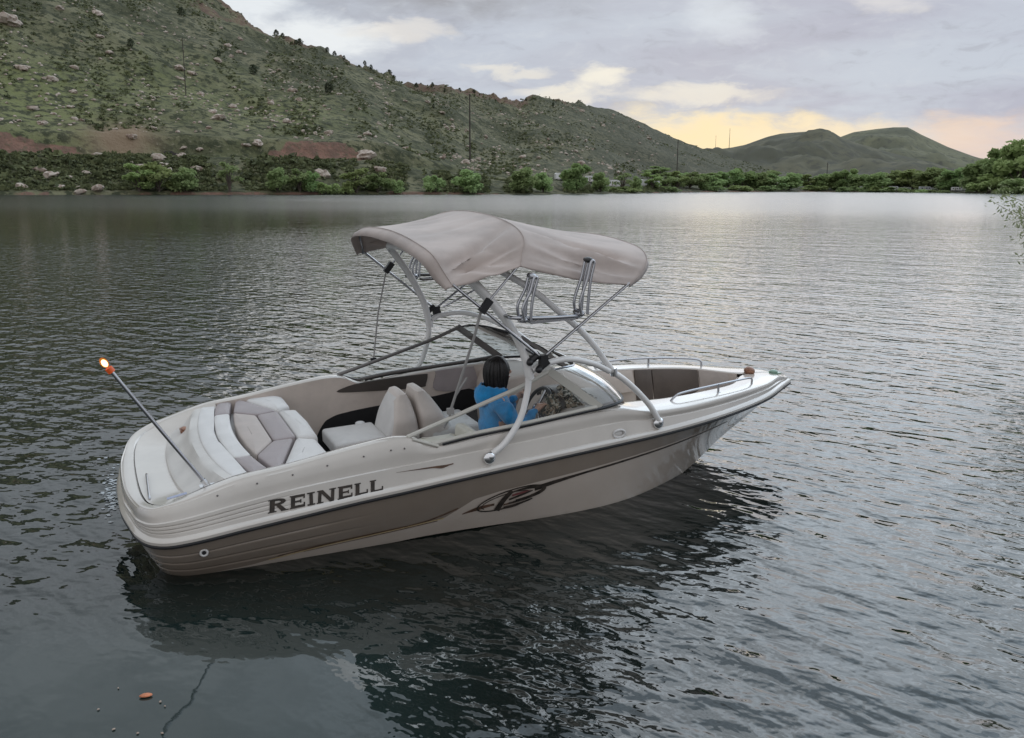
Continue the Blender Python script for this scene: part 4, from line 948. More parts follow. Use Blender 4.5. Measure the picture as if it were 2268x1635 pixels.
ca = me.color_attributes.new('mask', 'FLOAT_COLOR', 'POINT')
ca.data.foreach_set('color', np.stack([soil, np.clip(grass, 0, 1), np.clip(tanp+.0*farm, 0, 1), farm], -1).reshape(-1).astype(np.float32))
me.polygons.foreach_set('use_smooth', [True]*len(me.polygons))
tm = bpy.data.materials.new('scrub_hillside'); tm.use_nodes = True; t = tm.node_tree; p = t.nodes['Principled BSDF']; p.inputs['Roughness'].default_value = .95; p.inputs['Specular IOR Level'].default_value = .15
at = nd(t, 'ShaderNodeAttribute', attribute_name='mask'); sc_ = nd(t, 'ShaderNodeSeparateColor'); t.links.new(at.outputs['Color'], sc_.inputs[0])
gp = nd(t, 'ShaderNodeNewGeometry').outputs['Position']
f1 = noise_n(t, gp, .05, 6, .62); f2 = noise_n(t, gp, .33, 5, .65); f3 = noise_n(t, gp, .9, 3, .6)
c = mixc(t, sstep(t, f1, .40, .60), (.076, .078, .045), (.158, .15, .092)); c = mixc(t, sstep(t, f2, .47, .58), c, (.045, .050, .028)); c = mixc(t, mth(t, 'MULTIPLY', sstep(t, f3, .58, .72), .65), c, (.24, .215, .155))
c = mixc(t, mth(t, 'MULTIPLY', sc_.outputs[1], mth(t, 'MULTIPLY', sstep(t, f2, .62, .40), .9)), c, mixc(t, f3, (.13, .155, .055), (.20, .205, .095)))
c = mixc(t, sc_.outputs[2], c, (.23, .17, .115))
c = mixc(t, mth(t, 'MULTIPLY', at.outputs['Alpha'], .65), c, mixc(t, sstep(t, f2, .42, .6), (.110, .105, .078), (.070, .072, .052)))
rs = mixc(t, sstep(t, f2, .36, .62), (.225, .13, .098), (.14, .088, .068)); rs = mixc(t, mth(t, 'MULTIPLY', sstep(t, f3, .5, .66), .75), rs, (.12, .10, .065))
c = mixc(t, sstep(t, mth(t, 'MULTIPLY_ADD', mth(t, 'SUBTRACT', f2, .5), .7, sc_.outputs[0]), .35, .62), c, rs)
t.links.new(c, p.inputs['Base Color'])
b = nd(t, 'ShaderNodeBump'); b.inputs['Distance'].default_value = 1.2; b.inputs['Strength'].default_value = .8; t.links.new(mth(t, 'ADD', f2, mth(t, 'MULTIPLY', f3, .4)), b.inputs['Height']); t.links.new(b.outputs[0], p.inputs['Normal'])
me.materials.append(tm); ho = bpy.data.objects.new('hillside', me); C.objects.link(ho); tag(ho, kind='structure')
# two far hills
def far_hill(xs, ys, dist, base, seed, colr):
    SH = np.array([hz(a_, b_) for a_, b_ in zip(xs, ys)]); px = np.arange(SH[0, 0], SH[-1, 0]+1, 6.); a = az_of(px); top = np.interp(px, SH[:, 0], SH[:, 1]); us = np.concatenate([np.linspace(0, 1, 46), [1.05, 1.15, 1.4]])
    Dg = np.array([base+(dist-base)*u+0*a for u in us]); Ag = np.tile(a, (len(us), 1)); xg, yg = Dg*np.sin(Ag), Dg*np.cos(Ag)
    hr = CAM_H+dist*top; uu = us[:, None]
    Hg = np.where(uu <= 1, 1.+(hr[None]-1.)*np.clip(uu, 0, 1)**1.25, hr[None]-(uu-1)*260)+(fbm(xg, yg, 130, seed, 5)*34+fbm(xg, yg, 45, seed+7, 4)*14)*np.clip(uu*(1.0-uu)*4, 0, 1)
    m_ = bpy.data.meshes.new('hill'); n_ = len(px); ix = np.arange(len(us)*n_).reshape(len(us), n_)
    m_.from_pydata(np.stack([xg, yg, Hg], -1).reshape(-1, 3).tolist(), [], np.stack([ix[:-1, :-1], ix[:-1, 1:], ix[1:, 1:], ix[1:, :-1]], -1).reshape(-1, 4).tolist())
    m_.polygons.foreach_set('use_smooth', [True]*len(m_.polygons))
    mm = bpy.data.materials.new('far_hill'); mm.use_nodes = True; t = mm.node_tree; p = t.nodes['Principled BSDF']; p.inputs['Roughness'].default_value = 1; p.inputs['Specular IOR Level'].default_value = .1
    gp = nd(t, 'ShaderNodeNewGeometry').outputs['Position']; f1 = noise_n(t, gp, .012, 6, .65); f2 = noise_n(t, gp, .09, 4, .6)
    c = mixc(t, sstep(t, f1, .4, .62), colr[0], colr[1]); c = mixc(t, mth(t, 'MULTIPLY', sstep(t, f2, .52, .66), .7), c, (.075, .075, .065)); t.links.new(c, p.inputs['Base Color'])
    m_.materials.append(mm); o = bpy.data.objects.new('hill', m_); C.objects.link(o); tag(o, kind='structure')
far_hill([1380, 1500, 1570, 1620, 1650, 1700, 1730, 1780, 1830, 1845, 1862, 1900, 1960, 2040, 2150], [352, 342, 333, 327, 321, 303, 296, 292, 289, 293, 304, 318, 335, 356, 390], 1500, 760, 5, ((.135, .130, .092), (.088, .088, .066)))
far_hill([1740, 1800, 1860, 1890, 1940, 1980, 2010, 2022, 2040, 2100, 2155, 2230, 2400], [345, 322, 304, 293, 286, 282, 282, 288, 298, 326, 346, 368, 395], 2000, 1150, 9, ((.165, .165, .110), (.115, .118, .085)))
# ------------------------------------------------------------------ placing on the land
def ground(px, D): return float(height(np.array(az_of(px)), np.array(float(D))))
def xy(px, D): a = float(az_of(px)); return D*math.sin(a), D*math.cos(a)
def find(px, py):                     # where the sight line through a picture point meets the land
    px, te = hz(px, py); ds = float(f_ds(px)); Dv = np.linspace(ds, ds+float(f_R(px))+5, 900); hv = height(np.full(900, float(az_of(px))), Dv)
    e = (hv-CAM_H)/Dv; k = np.argmax(e >= te)
    return float(Dv[k]) if e.max() >= te else float(Dv[np.argmax(e)])
# boulders
rm = bpy.data.materials.new('pale_boulder'); rm.use_nodes = True; t = rm.node_tree; p = t.nodes['Principled BSDF']; p.inputs['Roughness'].default_value = .95; p.inputs['Specular IOR Level'].default_value = .2
oi = nd(t, 'ShaderNodeObjectInfo').outputs['Random']; gp = nd(t, 'ShaderNodeNewGeometry').outputs['Position']; f = noise_n(t, gp, .9, 4, .6)
c = mixc(t, oi, (.34, .29, .24), (.50, .43, .37)); c = mixc(t, sstep(t, f, .45, .65), c, (.25, .18, .145)); t.links.new(c, p.inputs['Base Color'])
rmesh = []
for k in range(7):
    q = MB(); sd = k*7.7+1.3
    q.ell((0, 0, .28), 1.0, .72+.1*(k % 3), .62, None, 14, 9, fn=lambda d: .95+.40*mnoise.noise(d*1.1+Vector((sd, 0, 0)))+.22*mnoise.cell(d*1.9+Vector((0, sd, 2))))
    o = q.build('boulder', rm, None, 28); rmesh.append(o.data); bpy.data.objects.remove(o)
nb = 0
def boulder(px, D, size, label, group, kk=None):
    global nb
    x, y = xy(px, D); o = bpy.data.objects.new('boulder', rmesh[nb % 7 if kk is None else kk]); C.objects.link(o); nb += 1
    o.location = (x, y, ground(px, D)-.12*size); o.rotation_euler = (random.uniform(-.25, .25), random.uniform(-.25, .25), random.uniform(0, 6.28))
    f_ = random.uniform(.75, 1.25); o.scale = (size*f_, size, size*random.uniform(.6, 1.0)); return tag(o, label, 'boulder', group)
BIG = [(22, 52, 7.5, 'largest pale boulder, red underneath, at the left edge high on the hillside'), (130, 18, 3.2, 'tan boulder on the hillside near the top left, upper of two'), (210, 26, 3.6, 'tan boulder near the top left, right of another like it'),
 (80, 257, 3.8, 'wide pale boulder on the left hillside above two smaller ones'), (74, 302, 1.8, 'small pale boulder just under a wide flat one on the left hillside'), (195, 300, 2.8, 'pale pink boulder beside a dark scrub patch on the left slope'), (165, 298, 1.9, 'small boulder touching a pink boulder on the left slope'),
 (276, 347, 2.2, 'pale round boulder standing alone above the bright grass'), (262, 402, 2.0, 'pale boulder at the top of the bright green grass'), (675, 255, 3.6, 'long slanting pale boulder beside the thin dead tree'), (712, 270, 3.0, 'flat pale boulder at the foot of a slanting one by the dead tree'),
 (372, 137, 2.6, 'flat tan boulder high on the middle slope'), (416, 200, 2.0, 'round white boulder in the middle of the upper slope'), (650, 205, 3.4, 'pale boulder right of the dead tree high on the slope'), (862, 175, 2.4, 'small pale boulder near the red ridge'),
 (1095, 340, 3.4, 'wide pale boulder on the right part of the near slope'), (815, 445, 3.4, 'pinkish boulder in the middle of the slope above the red bank'), (495, 520, 2.8, 'flat tan boulder on the low slope above the tan bare patch'),
 (596, 596, 3.6, 'pale boulder over the bright willow clump on the shore bank'), (535, 630, 2.8, 'tan boulder peeping out above the left willow'), (195, 670, 3.3, 'pale stacked boulder on the dark bank at the left'), (1230, 668, 3.6, 'blocky pale boulder beside the shore trees under the red bank'),
 (1130, 610, 2.6, 'slanting pale boulder at the end of the grassy bank'), (975, 540, 2.4, 'pale boulder at the left end of the red bank'), (925, 548, 2.2, 'low pale boulder left of the red bank'), (755, 566, 2.0, 'white boulder alone on the low slope above the bench'), (690, 558, 1.7, 'small white boulder on the low slope left of a larger one'),
 (85, 708, 3.0, 'tan boulder on the waterline at the far left'), (365, 712, 3.0, 'flat pale boulder on the waterline left of the willows'), (300, 722, 2.4, 'low pinkish slab on the waterline'), (1375, 590, 4.2, 'big tan boulder at the right end of the red bank'), (1420, 640, 3.2, 'pale boulder in the trees right of the red bank'), (740, 632, 2.6, 'leaning pale boulder on the bank between two shore trees')]
# (the first numbers are in 3840-wide units of the left crop)
for i, (a, b_, sz, lab) in enumerate(BIG):
    px, py = (a*.5906*1.0, b_*.5906) if i >= 11 else (a*.5906*(1.0 if a > 600 else 1.0), b_*.5906)
    if i in (0, 1, 2): px, py = [(22, 52), (132, 20), (212, 30)][i]
    elif i in (3, 4, 5, 6, 7, 8): px, py = [(48, 153), (44, 178), (115, 177), (97, 175), (163, 206), (156, 238)][i-3]
    elif i in (9, 10): px, py = [(398, 153), (425, 164)][i-9]
    elif i < 18: px, py = [(222, 84), (243, 118), (482, 137), (505, 103), (648, 202), (482, 263), (292, 305)][i-11]
    else: px, py = [(350, 352), (312, 372), (115, 392), (715, 388), (437, 377), (572, 320), (545, 323), (442, 335), (407, 331), (50, 418), (215, 422), (176, 427), (808, 348), (840, 380), (432, 378)][i-18]
    boulder(hz(px, py)[0], find(px, py), sz*.68, lab, 'boulders on the hillside')
zones = [('small pale boulder scattered in the scrub of the left slope', -20, 450, 70), ('small pale boulder scattered on the slope between the red banks', 450, 900, 85), ('small grey boulder scattered on the slope over the shore trees', 900, 1250, 70), ('tiny grey boulder on the far dark shoulder of the hill', 1250, 1530, 35)]
for lab, a, b_, n_ in zones:
    for i in range(n_):
        px = random.uniform(a, b_); ds, RR = float(f_ds(px)), float(f_R(px)); s = random.random()**1.25; D = ds+50+(RR-60)*s*.93
        if a < 0 and random.random() < .25: D = ds+random.uniform(4, 30)
        boulder(px, D, random.choice((.55, .65, .75, .9, 1.1, 1.6))*(1.25 if px > 1000 else 1), lab, 'boulders on the hillside')
# countless small stones lying between the boulders
q = MB(); ns = 3200; pr_ = RNG.uniform(-40, 1540, ns); dr_ = 46+(f_R(pr_)-50)*RNG.random(ns)**1.15
kp = fbm(pr_*1., dr_*1., 48, 31, 4)+RNG.uniform(-.08, .08, ns) > .10; pr_, dr_ = pr_[kp], dr_[kp]; D0 = f_ds(pr_)+dr_; a0 = az_of(pr_); z0 = height(a0, D0); sc0 = RNG.uniform(.25, .62, len(pr_))*np.where(pr_ > 950, 1.35, 1.)
for a_, d_, z_, k_ in zip(a0, D0, z0, sc0):
    sd_ = random.random()*50; q.ell((d_*math.sin(a_), d_*math.cos(a_), z_+.1*k_), k_*1.25, k_, k_*.8, None, 7, 5, fn=lambda d: .85+.5*mnoise.noise(d*1.6+Vector((sd_, 0, 0))))
tag(q.build('stones', rm, None, 28), kind='stuff')
# scrub: one mass of leafy clumps over the slopes
def leaf_mat(name, lo_, hi_, tr_=.42):
    m = bpy.data.materials.new(name); m.use_nodes = True; t = m.node_tree; p = t.nodes['Principled BSDF']; p.inputs['Roughness'].default_value = .8; p.inputs['Specular IOR Level'].default_value = .2
    at = nd(t, 'ShaderNodeAttribute', attribute_name='shade'); oi = nd(t, 'ShaderNodeObjectInfo').outputs['Random']
    c = mixc(t, at.outputs['Fac'], lo_, hi_); h = nd(t, 'ShaderNodeHueSaturation'); t.links.new(c, h.inputs['Color']); t.links.new(mth(t, 'MULTIPLY_ADD', oi, .03, .485), h.inputs['Hue']); t.links.new(mth(t, 'MULTIPLY_ADD', oi, .4, .8), h.inputs['Value']); t.links.new(h.outputs[0], p.inputs['Base Color'])
    tl = nd(t, 'ShaderNodeBsdfTranslucent'); t.links.new(h.outputs[0], tl.inputs[0]); mx = nd(t, 'ShaderNodeMixShader'); mx.inputs[0].default_value = tr_
    t.links.new(p.outputs[0], mx.inputs[1]); t.links.new(tl.outputs[0], mx.inputs[2]); t.links.new(mx.outputs[0], t.nodes['Material Output'].inputs[0]); return m
def quads(name, cen, size, shade, m, parent=None, asp=.7, flat=0.):
    """many small leaf-clump faces with random turn"""
    n = len(cen); a = RNG.normal(size=(n, 3)); a[:, 2] += flat*2; a /= np.linalg.norm(a, axis=1)[:, None]
    r = RNG.normal(size=(n, 3)); u = np.cross(a, r); u /= np.linalg.norm(u, axis=1)[:, None]; v = np.cross(a, u)
    sz = size[:, None]*np.ones((n, 1)); us, vs_ = u*sz, v*sz*asp
    P = np.stack([cen-us, cen-vs_*.9+us*.1, cen+us, cen+vs_], 1).reshape(-1, 3)
    me = bpy.data.meshes.new(name); me.from_pydata(P.tolist(), [], np.arange(4*n).reshape(n, 4).tolist())
    me.attributes.new('shade', 'FLOAT', 'FACE').data.foreach_set('value', shade.astype(np.float32)); me.materials.append(m)
    o = bpy.data.objects.new(name, me); C.objects.link(o); o.parent = parent; return o
nB = 46000
pb = np.where(RNG.random(nB) < .12, RNG.uniform(-1000, -300, nB), RNG.uniform(-300, 1700, nB)); sB = RNG.random(nB)**1.1; dB = np.where(RNG.random(nB) < .30, RNG.uniform(3, 33, nB), 48+(f_R(pb)-48)*sB)
ok = (fbm(dB*1.0, pb*.9, 52, 77, 5)*2.4+RNG.uniform(-.24, .24, nB)+(dB < 33)*.20 > .02) & ~((red_mask(pb) > .3) & (dB > 30) & (dB < 54)) & ~((np.abs(pb-60) < 190) & (dB > 55) & (dB < 105) & (RNG.random(nB) < .7))
pb, dB = pb[ok], dB[ok]; D_ = f_ds(pb)+dB; A_ = az_of(pb); Hb = height(A_, D_); bx_, by2 = D_*np.sin(A_), D_*np.cos(A_); nB = len(pb)
rad = RNG.uniform(.25, .75, nB)*np.where(RNG.random(nB) < .05, 2.0, 1.); rad *= np.where(dB < 33, 1.25, 1)
K = 8; off = RNG.normal(size=(nB, K, 3)); off /= np.linalg.norm(off, axis=2)[..., None]; off[..., 2] = np.abs(off[..., 2])*.8
cen = np.stack([bx_, by2, Hb], -1)[:, None]+off*rad[:, None, None]*RNG.uniform(.5, 1, (nB, K, 1))
sh = np.clip(RNG.random(nB)[:, None]+RNG.uniform(-.18, .18, (nB, K)), 0, 1)
so_ = quads('scrub', cen.reshape(-1, 3), np.repeat(rad*.62, K), sh.reshape(-1), leaf_mat('scrub_leaves', (.070, .080, .040), (.165, .175, .085), .25), flat=.4); tag(so_, kind='stuff')
# trees
bark = mat('grey_bark', (.10, .08, .065), .95, var=.3, vscale=3)
LM = dict(bright=leaf_mat('bright_leaves', (.25, .325, .12), (.38, .455, .20)), mid=leaf_mat('mid_leaves', (.22, .295, .125), (.34, .42, .19)), dark=leaf_mat('dark_leaves', (.16, .24, .10), (.30, .39, .16)), pine=leaf_mat('pine_needles', (.045, .058, .036), (.095, .11, .065), .1))
protos = {}
def tree_meshes(key, m, h, wdt, n, low, lobes, seed):
    """round broadleaf: lobes of leaf clumps round limbs; returns (trunk mesh, crown mesh)"""
    rs = np.random.default_rng(seed); cs = []; q = MB()
    for k in range(lobes):
        a = 2*PI*k/lobes*1.7+rs.random(); u = (k+.5)/lobes; z = h*(low+.05+(1-low)*(.12+.72*u)); r = wdt*.5*(1-.55*abs(u-.35)**1.2)*(.25+.75*rs.random()**.5)*.75
        cs.append((r*math.cos(a), r*math.sin(a), z, wdt*.5*rs.uniform(.34, .60)*(1-.35*u)))
        q.tube([(0, 0, h*low*.5), (r*.4*math.cos(a), r*.4*math.sin(a), (z+h*low)*.5), (r*math.cos(a), r*math.sin(a), z)], lambda v: h*.012*(1-.7*v)+.01, 6, 3)
    q.tube([(0, 0, -.6), (.02*h, .01*h, h*.3), (0, 0, h*.72)], lambda v: h*.024*(1-.75*v)+.02, 7, 3)
    tk = q.build('trunk', bark, None); tme = tk.data; bpy.data.objects.remove(tk)
    lb = rs.integers(0, lobes, n); c_ = np.array(cs)[lb]; d = rs.normal(size=(n, 3)); d /= np.linalg.norm(d, axis=1)[:, None]; rr = rs.random(n)**.45
    P = c_[:, :3]+d*(c_[:, 3]*rr)[:, None]*np.array([1, 1, .95]); P[:, 2] = np.maximum(P[:, 2], h*.02)
    lobe_t = rs.random(lobes)[lb]; shd = np.clip(.15+.45*lobe_t+.4*rs.random(n), 0, 1)
    o = quads('crown', P, wdt*rs.uniform(.035, .075, n), shd, m); cm = o.data; bpy.data.objects.remove(o); protos[key] = (tme, cm, h, wdt)
tree_meshes('round_bright', LM['bright'], 10, 9, 1700, .02, 10, 1); tree_meshes('tall_bright', LM['bright'], 12, 7, 1600, .02, 9, 2)
tree_meshes('round_mid', LM['mid'], 10, 10, 1700, .02, 10, 3); tree_meshes('tall_mid', LM['mid'], 13, 8, 1700, .02, 10, 4)
tree_meshes('round_dark', LM['dark'], 10, 10, 1700, .02, 10, 5); tree_meshes('low_bright', LM['bright'], 4, 7, 900, .02, 7, 6); tree_meshes('low_mid', LM['mid'], 4, 6, 900, .02, 7, 7)
tree_meshes('airy', LM['mid'], 12, 6, 520, .25, 8, 8)
def tree(key, px, pytop, pyb, label, group=None, wpx=None, D=None, cat='tree', name='broadleaf_tree'):
    tme, cm, h, wd = protos[key]
    if D is None: D = find(px, pyb)
    px = hz(px, pyb)[0]
    x, y = xy(px, D); z = ground(px, D); a = float(az_of(px)); sz = D*math.cos(a)*(pyb-pytop)/FPX/h*(1.02 if px < 1440 or px > 2150 else .86); sw = sz if wpx is None else D*math.cos(a)*wpx/FPX/wd*1.28
    o = bpy.data.objects.new(name, None); C.objects.link(o); o.location = (x, y, z-.1); o.rotation_euler = (0, 0, random.uniform(0, 6.28)); o.scale = (sw, sw, sz)
    for nm, m_ in (('trunk', tme), ('crown', cm)): c_ = bpy.data.objects.new(nm, m_); C.objects.link(c_); c_.parent = o
    return tag(o, label, cat, group)
SG = 'trees and shrubs along the hill shore'
for a in [('tall_bright', 308, 362, 424, 'brightest green willow at the left end of the shore clump, under two boulders', 56), ('round_bright', 352, 364, 424, 'bright green willow in the middle of the left shore clump', 66), ('round_mid', 408, 374, 425, 'darker green willow at the right end of the left shore clump', 56),
          ('airy', 508, 360, 424, 'thin feathery willow over the red shore strip', 48), ('round_mid', 614, 374, 424, 'round green willow at the right end of the red shore strip', 50), ('tall_mid', 664, 372, 424, 'tall green willow left of a blocky pale boulder', 40), ('round_dark', 690, 380, 424, 'dark green tree touching the blocky pale boulder', 40),
          ('low_bright', 722, 408, 430, 'low yellow green bush below the blocky pale boulder', 48), ('low_bright', 766, 416, 430, 'smaller low yellow green bush right of another like it', 36), ('tall_bright', 790, 372, 427, 'bright rounded willow right of the two low bushes', 54), ('round_dark', 836, 384, 427, 'dark shrub beside the bright rounded willow', 50), ('low_mid', 874, 400, 427, 'small pale green shrub right of the dark shore shrub', 34),
          ('low_mid', 965, 392, 427, 'faint green shrub midway along the stony shore', 46), ('round_mid', 1040, 378, 427, 'round green tree behind the canopy below the tall pole', 62), ('round_mid', 1158, 374, 427, 'broad green tree right of the tall pole', 62), ('round_mid', 1203, 384, 426, 'medium green tree left of the parked campers', 42),
          ('round_dark', 1275, 364, 425, 'biggest dark green tree among the white campers', 66), ('round_mid', 1330, 384, 425, 'small round tree just right of the biggest dark tree', 40), ('airy', 1378, 384, 424, 'thin pale green tree with a bare trunk by the campers', 40), ('round_mid', 1410, 392, 424, 'small dark round tree left of the far tree row', 26), ('low_bright', 1375, 414, 425, 'low yellow hedge at the water by the campers', 70)]:
    tree(*a[:5], group=SG, wpx=a[5])
kinds = ['tall_mid', 'round_mid', 'tall_bright', 'round_dark', 'round_mid', 'tall_mid']
FG = 'trees in the far shore row'
far = [(1444, 384, 34, 'tall_bright', 'pale green tree at the left end of the far row'), (1472, 378, 38, 'tall_mid', None), (1500, 376, 36, 'tall_bright', None), (1528, 378, 36, 'tall_mid', None), (1552, 380, 34, 'round_dark', None), (1580, 378, 36, 'tall_mid', None), (1612, 372, 44, 'round_dark', None), (1648, 370, 46, 'round_dark', 'dark tree standing a little taller in the middle of the far row'), (1684, 378, 40, 'round_mid', None), (1716, 376, 40, 'tall_mid', None), (1748, 378, 42, 'round_mid', None), (1790, 384, 34, 'tall_bright', None), (1820, 380, 38, 'round_mid', None), (1850, 376, 44, 'round_mid', None), (1872, 366, 44, 'round_dark', 'dark tree rising above the far row left of the white campers'), (1905, 380, 44, 'round_mid', None), (1940, 374, 46, 'round_mid', None), (1980, 374, 50, 'round_mid', None), (2022, 372, 54, 'round_bright', None), (2060, 366, 60, 'round_mid', None), (2100, 372, 48, 'round_mid', None), (2122, 360, 56, 'round_dark', 'dark tree where the far row meets the tall trees at the right')]
for i, (px, top, wpx, key, lab) in enumerate(far):
    tree(key, px, top, 421, lab or 'green broadleaf tree merged in the unbroken far shore row', FG, wpx*1.2, D=float(f_ds(px))+random.uniform(5, 30))
for i, (px, top) in enumerate(((1460, 388), (1515, 386), (1565, 386), (1630, 382), (1700, 384), (1765, 386), (1835, 384), (1890, 384), (1960, 382), (2040, 378))):
    tree(kinds[i % 6], px, top, 419, 'green broadleaf tree merged in the unbroken far shore row', FG, 54, D=float(f_ds(px))+70)
for px, top, wpx, key, lab in ((2165, 342, 84, 'round_mid', 'large green tree left in the tall clump at the right edge'), (2215, 330, 92, 'round_dark', 'large dark green tree in the middle of the tall clump at the right edge'), (2258, 316, 100, 'round_bright', 'tallest bright green tree at the right edge of the far shore'), (2190, 372, 70, 'round_bright', 'lower bright green tree in front of the tall right clump'), (2250, 380, 76, 'round_mid', 'lower dark green tree at the foot of the tallest tree, right edge')):
    tree(key, px, top, 424, lab, 'tall trees at the right end of the far shore', wpx, D=float(f_ds(px))-(60 if top < 350 else 80)+70)
for i, (px, w_) in enumerate(((1880, 44), (1912, 40), (1945, 46), (1985, 50), (2012, 40), (2048, 46), (2082, 50), (1700, 44), (1640, 50), (1580, 40), (1480, 40), (1800, 50))):
    tree(('low_mid', 'low_bright')[i % 3 == 2], px, 408, 421, 'low green shrub at the water in front of the far row', 'low shrubs under the far row', w_, D=float(f_ds(px))+2.5, cat='shrub', name='shrub')
# pines on the red ridge and dark junipers on the slope
def pine_mesh(seed, h=6., wd=4.2):
    rs = np.random.default_rng(seed); n = 420; u = rs.random(n)**.8; a = rs.random(n)*2*PI; r = wd/2*np.sqrt(np.clip(1-(2*u-.85)**2/1.35, .05, 1))*(.3+.7*rs.random(n)**.6)*(1+.3*np.sin(a*2+seed))
    P = np.stack([r*np.cos(a), r*np.sin(a), h*(.12+.88*u)+.2*rs.normal(size=n)], -1); o = quads('pine', P, rs.uniform(.25, .5, n), rs.random(n), LM['pine']); m_ = o.data; bpy.data.objects.remove(o)
    q = MB(); q.tube([(0, 0, -.8), (0, 0, h*.9)], lambda v: .16*(1-.8*v), 6, 1); tk = q.build('trunk', bark, None); t_ = tk.data; bpy.data.objects.remove(tk); return t_, m_
PN = [pine_mesh(k) for k in range(3)]
def conifer(px, D, sc, label, group, name='pine_tree', py=None):
    if py is not None: px = hz(px, py)[0]
    x, y = xy(px, D); e = bpy.data.objects.new(name, None); C.objects.link(e); e.location = (x, y, ground(px, D)-.3); e.scale = (sc*random.uniform(.9, 1.3), sc*random.uniform(.9, 1.3), sc); e.rotation_euler = (0, 0, random.uniform(0, 6))
    t_, m_ = random.choice(PN)
    for nm, mm in (('trunk', t_), ('crown', m_)): c_ = bpy.data.objects.new(nm, mm); C.objects.link(c_); c_.parent = e
    tag(e, label, 'tree', group)
for px, sc, lab in ((612, .95, 'taller pine of the pair standing on the ridge left of the others'), (626, .75, 'shorter pine beside the tallest ridge pine'), (655, .6, 'small pine on the ridge beside a forked one'), (664, .85, 'lone slender pine on the ridge against the bright cloud'), (725, .6, None), (741, .7, None), (762, .6, None), (795, .65, None), (808, .55, None), (822, .6, None), (862, .7, None), (872, .55, None), (905, .6, None), (922, .7, None), (942, .65, None), (958, .6, None), (985, .5, None), (1018, .7, None), (1050, .55, None), (1092, .6, None), (1098, .8, 'thin pine right above the tall pole on the ridge'), (1165, .55, None), (1232, .5, None), (1255, .45, None), (1300, .4, None)):
    px = hz(px, float(np.interp(px, SKX, SKY)))[0]; conifer(px, float(f_ds(px)+f_R(px))-random.uniform(4, 14), sc*.78, lab or 'small dark pine dotted along the skyline of the red ridge', 'pines along the ridge')
for px, py, sc, lab in ((727, 208, 1.0, 'dark juniper on the upper slope right of the pale boulder'), (562, 165, .9, 'broad dark juniper in the middle of the upper slope'), (485, 125, .6, 'small dark juniper beside a pale boulder high on the slope'), (402, 35, .9, 'dark juniper near the top of the hill'), (735, 200, .6, 'small juniper touching a darker one on the upper slope'), (290, 104, .7, 'dark juniper above the round white boulder'), (1225, 235, .6, 'dark shrub just under the ridge rocks'), (960, 240, .5, 'small juniper below the ridge')):
    conifer(px, find(px, py), sc*.75, lab, 'junipers on the slope', 'juniper', py)
# utility poles
pm = mat('weathered_pole', (.055, .045, .038), .95, var=.3)
def pole(px, pyt, pyb, label, arm=True, D=None, r=.16, name='utility_pole', cat='pole'):
    D = find(px, pyb) if D is None else D; px = hz(px, pyb)[0]; x, y = xy(px, D); z = ground(px, D); h = D*math.cos(float(az_of(px)))*(pyb-pyt)/FPX
    e = bpy.data.objects.new(name, None); C.objects.link(e); e.location = (x, y, z); tag(e, label, cat, 'poles' if arm else None)
    q = MB(); q.tube([(0, 0, -.5), (0, 0, h)], lambda u: r*(1.15-.35*u), 8, 1); q.build('shaft', pm, e)
    if arm:
        q = MB(); q.box((0, 0, h*.93), 2.2, .12, .14, Matrix.Rotation(.6, 3, 'Z')); q.build('crossarm', pm, e)
        for k in (-.9, 0, .9):
            q = MB(); q.ell((k*math.cos(.6), k*math.sin(.6), h*.93+.16), .07, .07, .12, nu=8, nv=5); q.build('insulator', M['framedk'], e)
pole(1041, 218, 358, 'tallest dark utility pole standing on the low slope above the canopy', r=.27)
pole(1499, 314, 388, 'dark utility pole at the foot of the hill by the far row', r=.26); pole(1832, 332, 380, 'dark utility pole in front of the far hills', r=.24, D=640)
pole(412, 95, 214, 'thin bare dead tree trunk on the left slope beside a slanting boulder', False, r=.15, name='dead_tree', cat='dead tree')
def mast(px, pyt, D, r, label, base_z):
    hx, te = hz(px, pyt); x, y = xy(hx, D); e = bpy.data.objects.new('radio_mast', None); C.objects.link(e); e.location = (x, y, base_z); h = D*te+CAM_H-base_z
    q = MB(); q.tube([(0, 0, -4), (0, 0, h)], lambda u: r*(1-.6*u), 6, 1); q.build('shaft', pm, e); q = MB(); q.box((0, 0, h*.9), 1.6, .2, .2); q.build('aerial', pm, e); tag(e, label, 'mast', 'masts on the saddle')
mast(1617, 284, 1480, .45, 'taller of the two thin masts on the saddle of the far hill', 62); mast(1586, 300, 1480, .3, 'shorter thin mast on the saddle left of the taller one', 58)
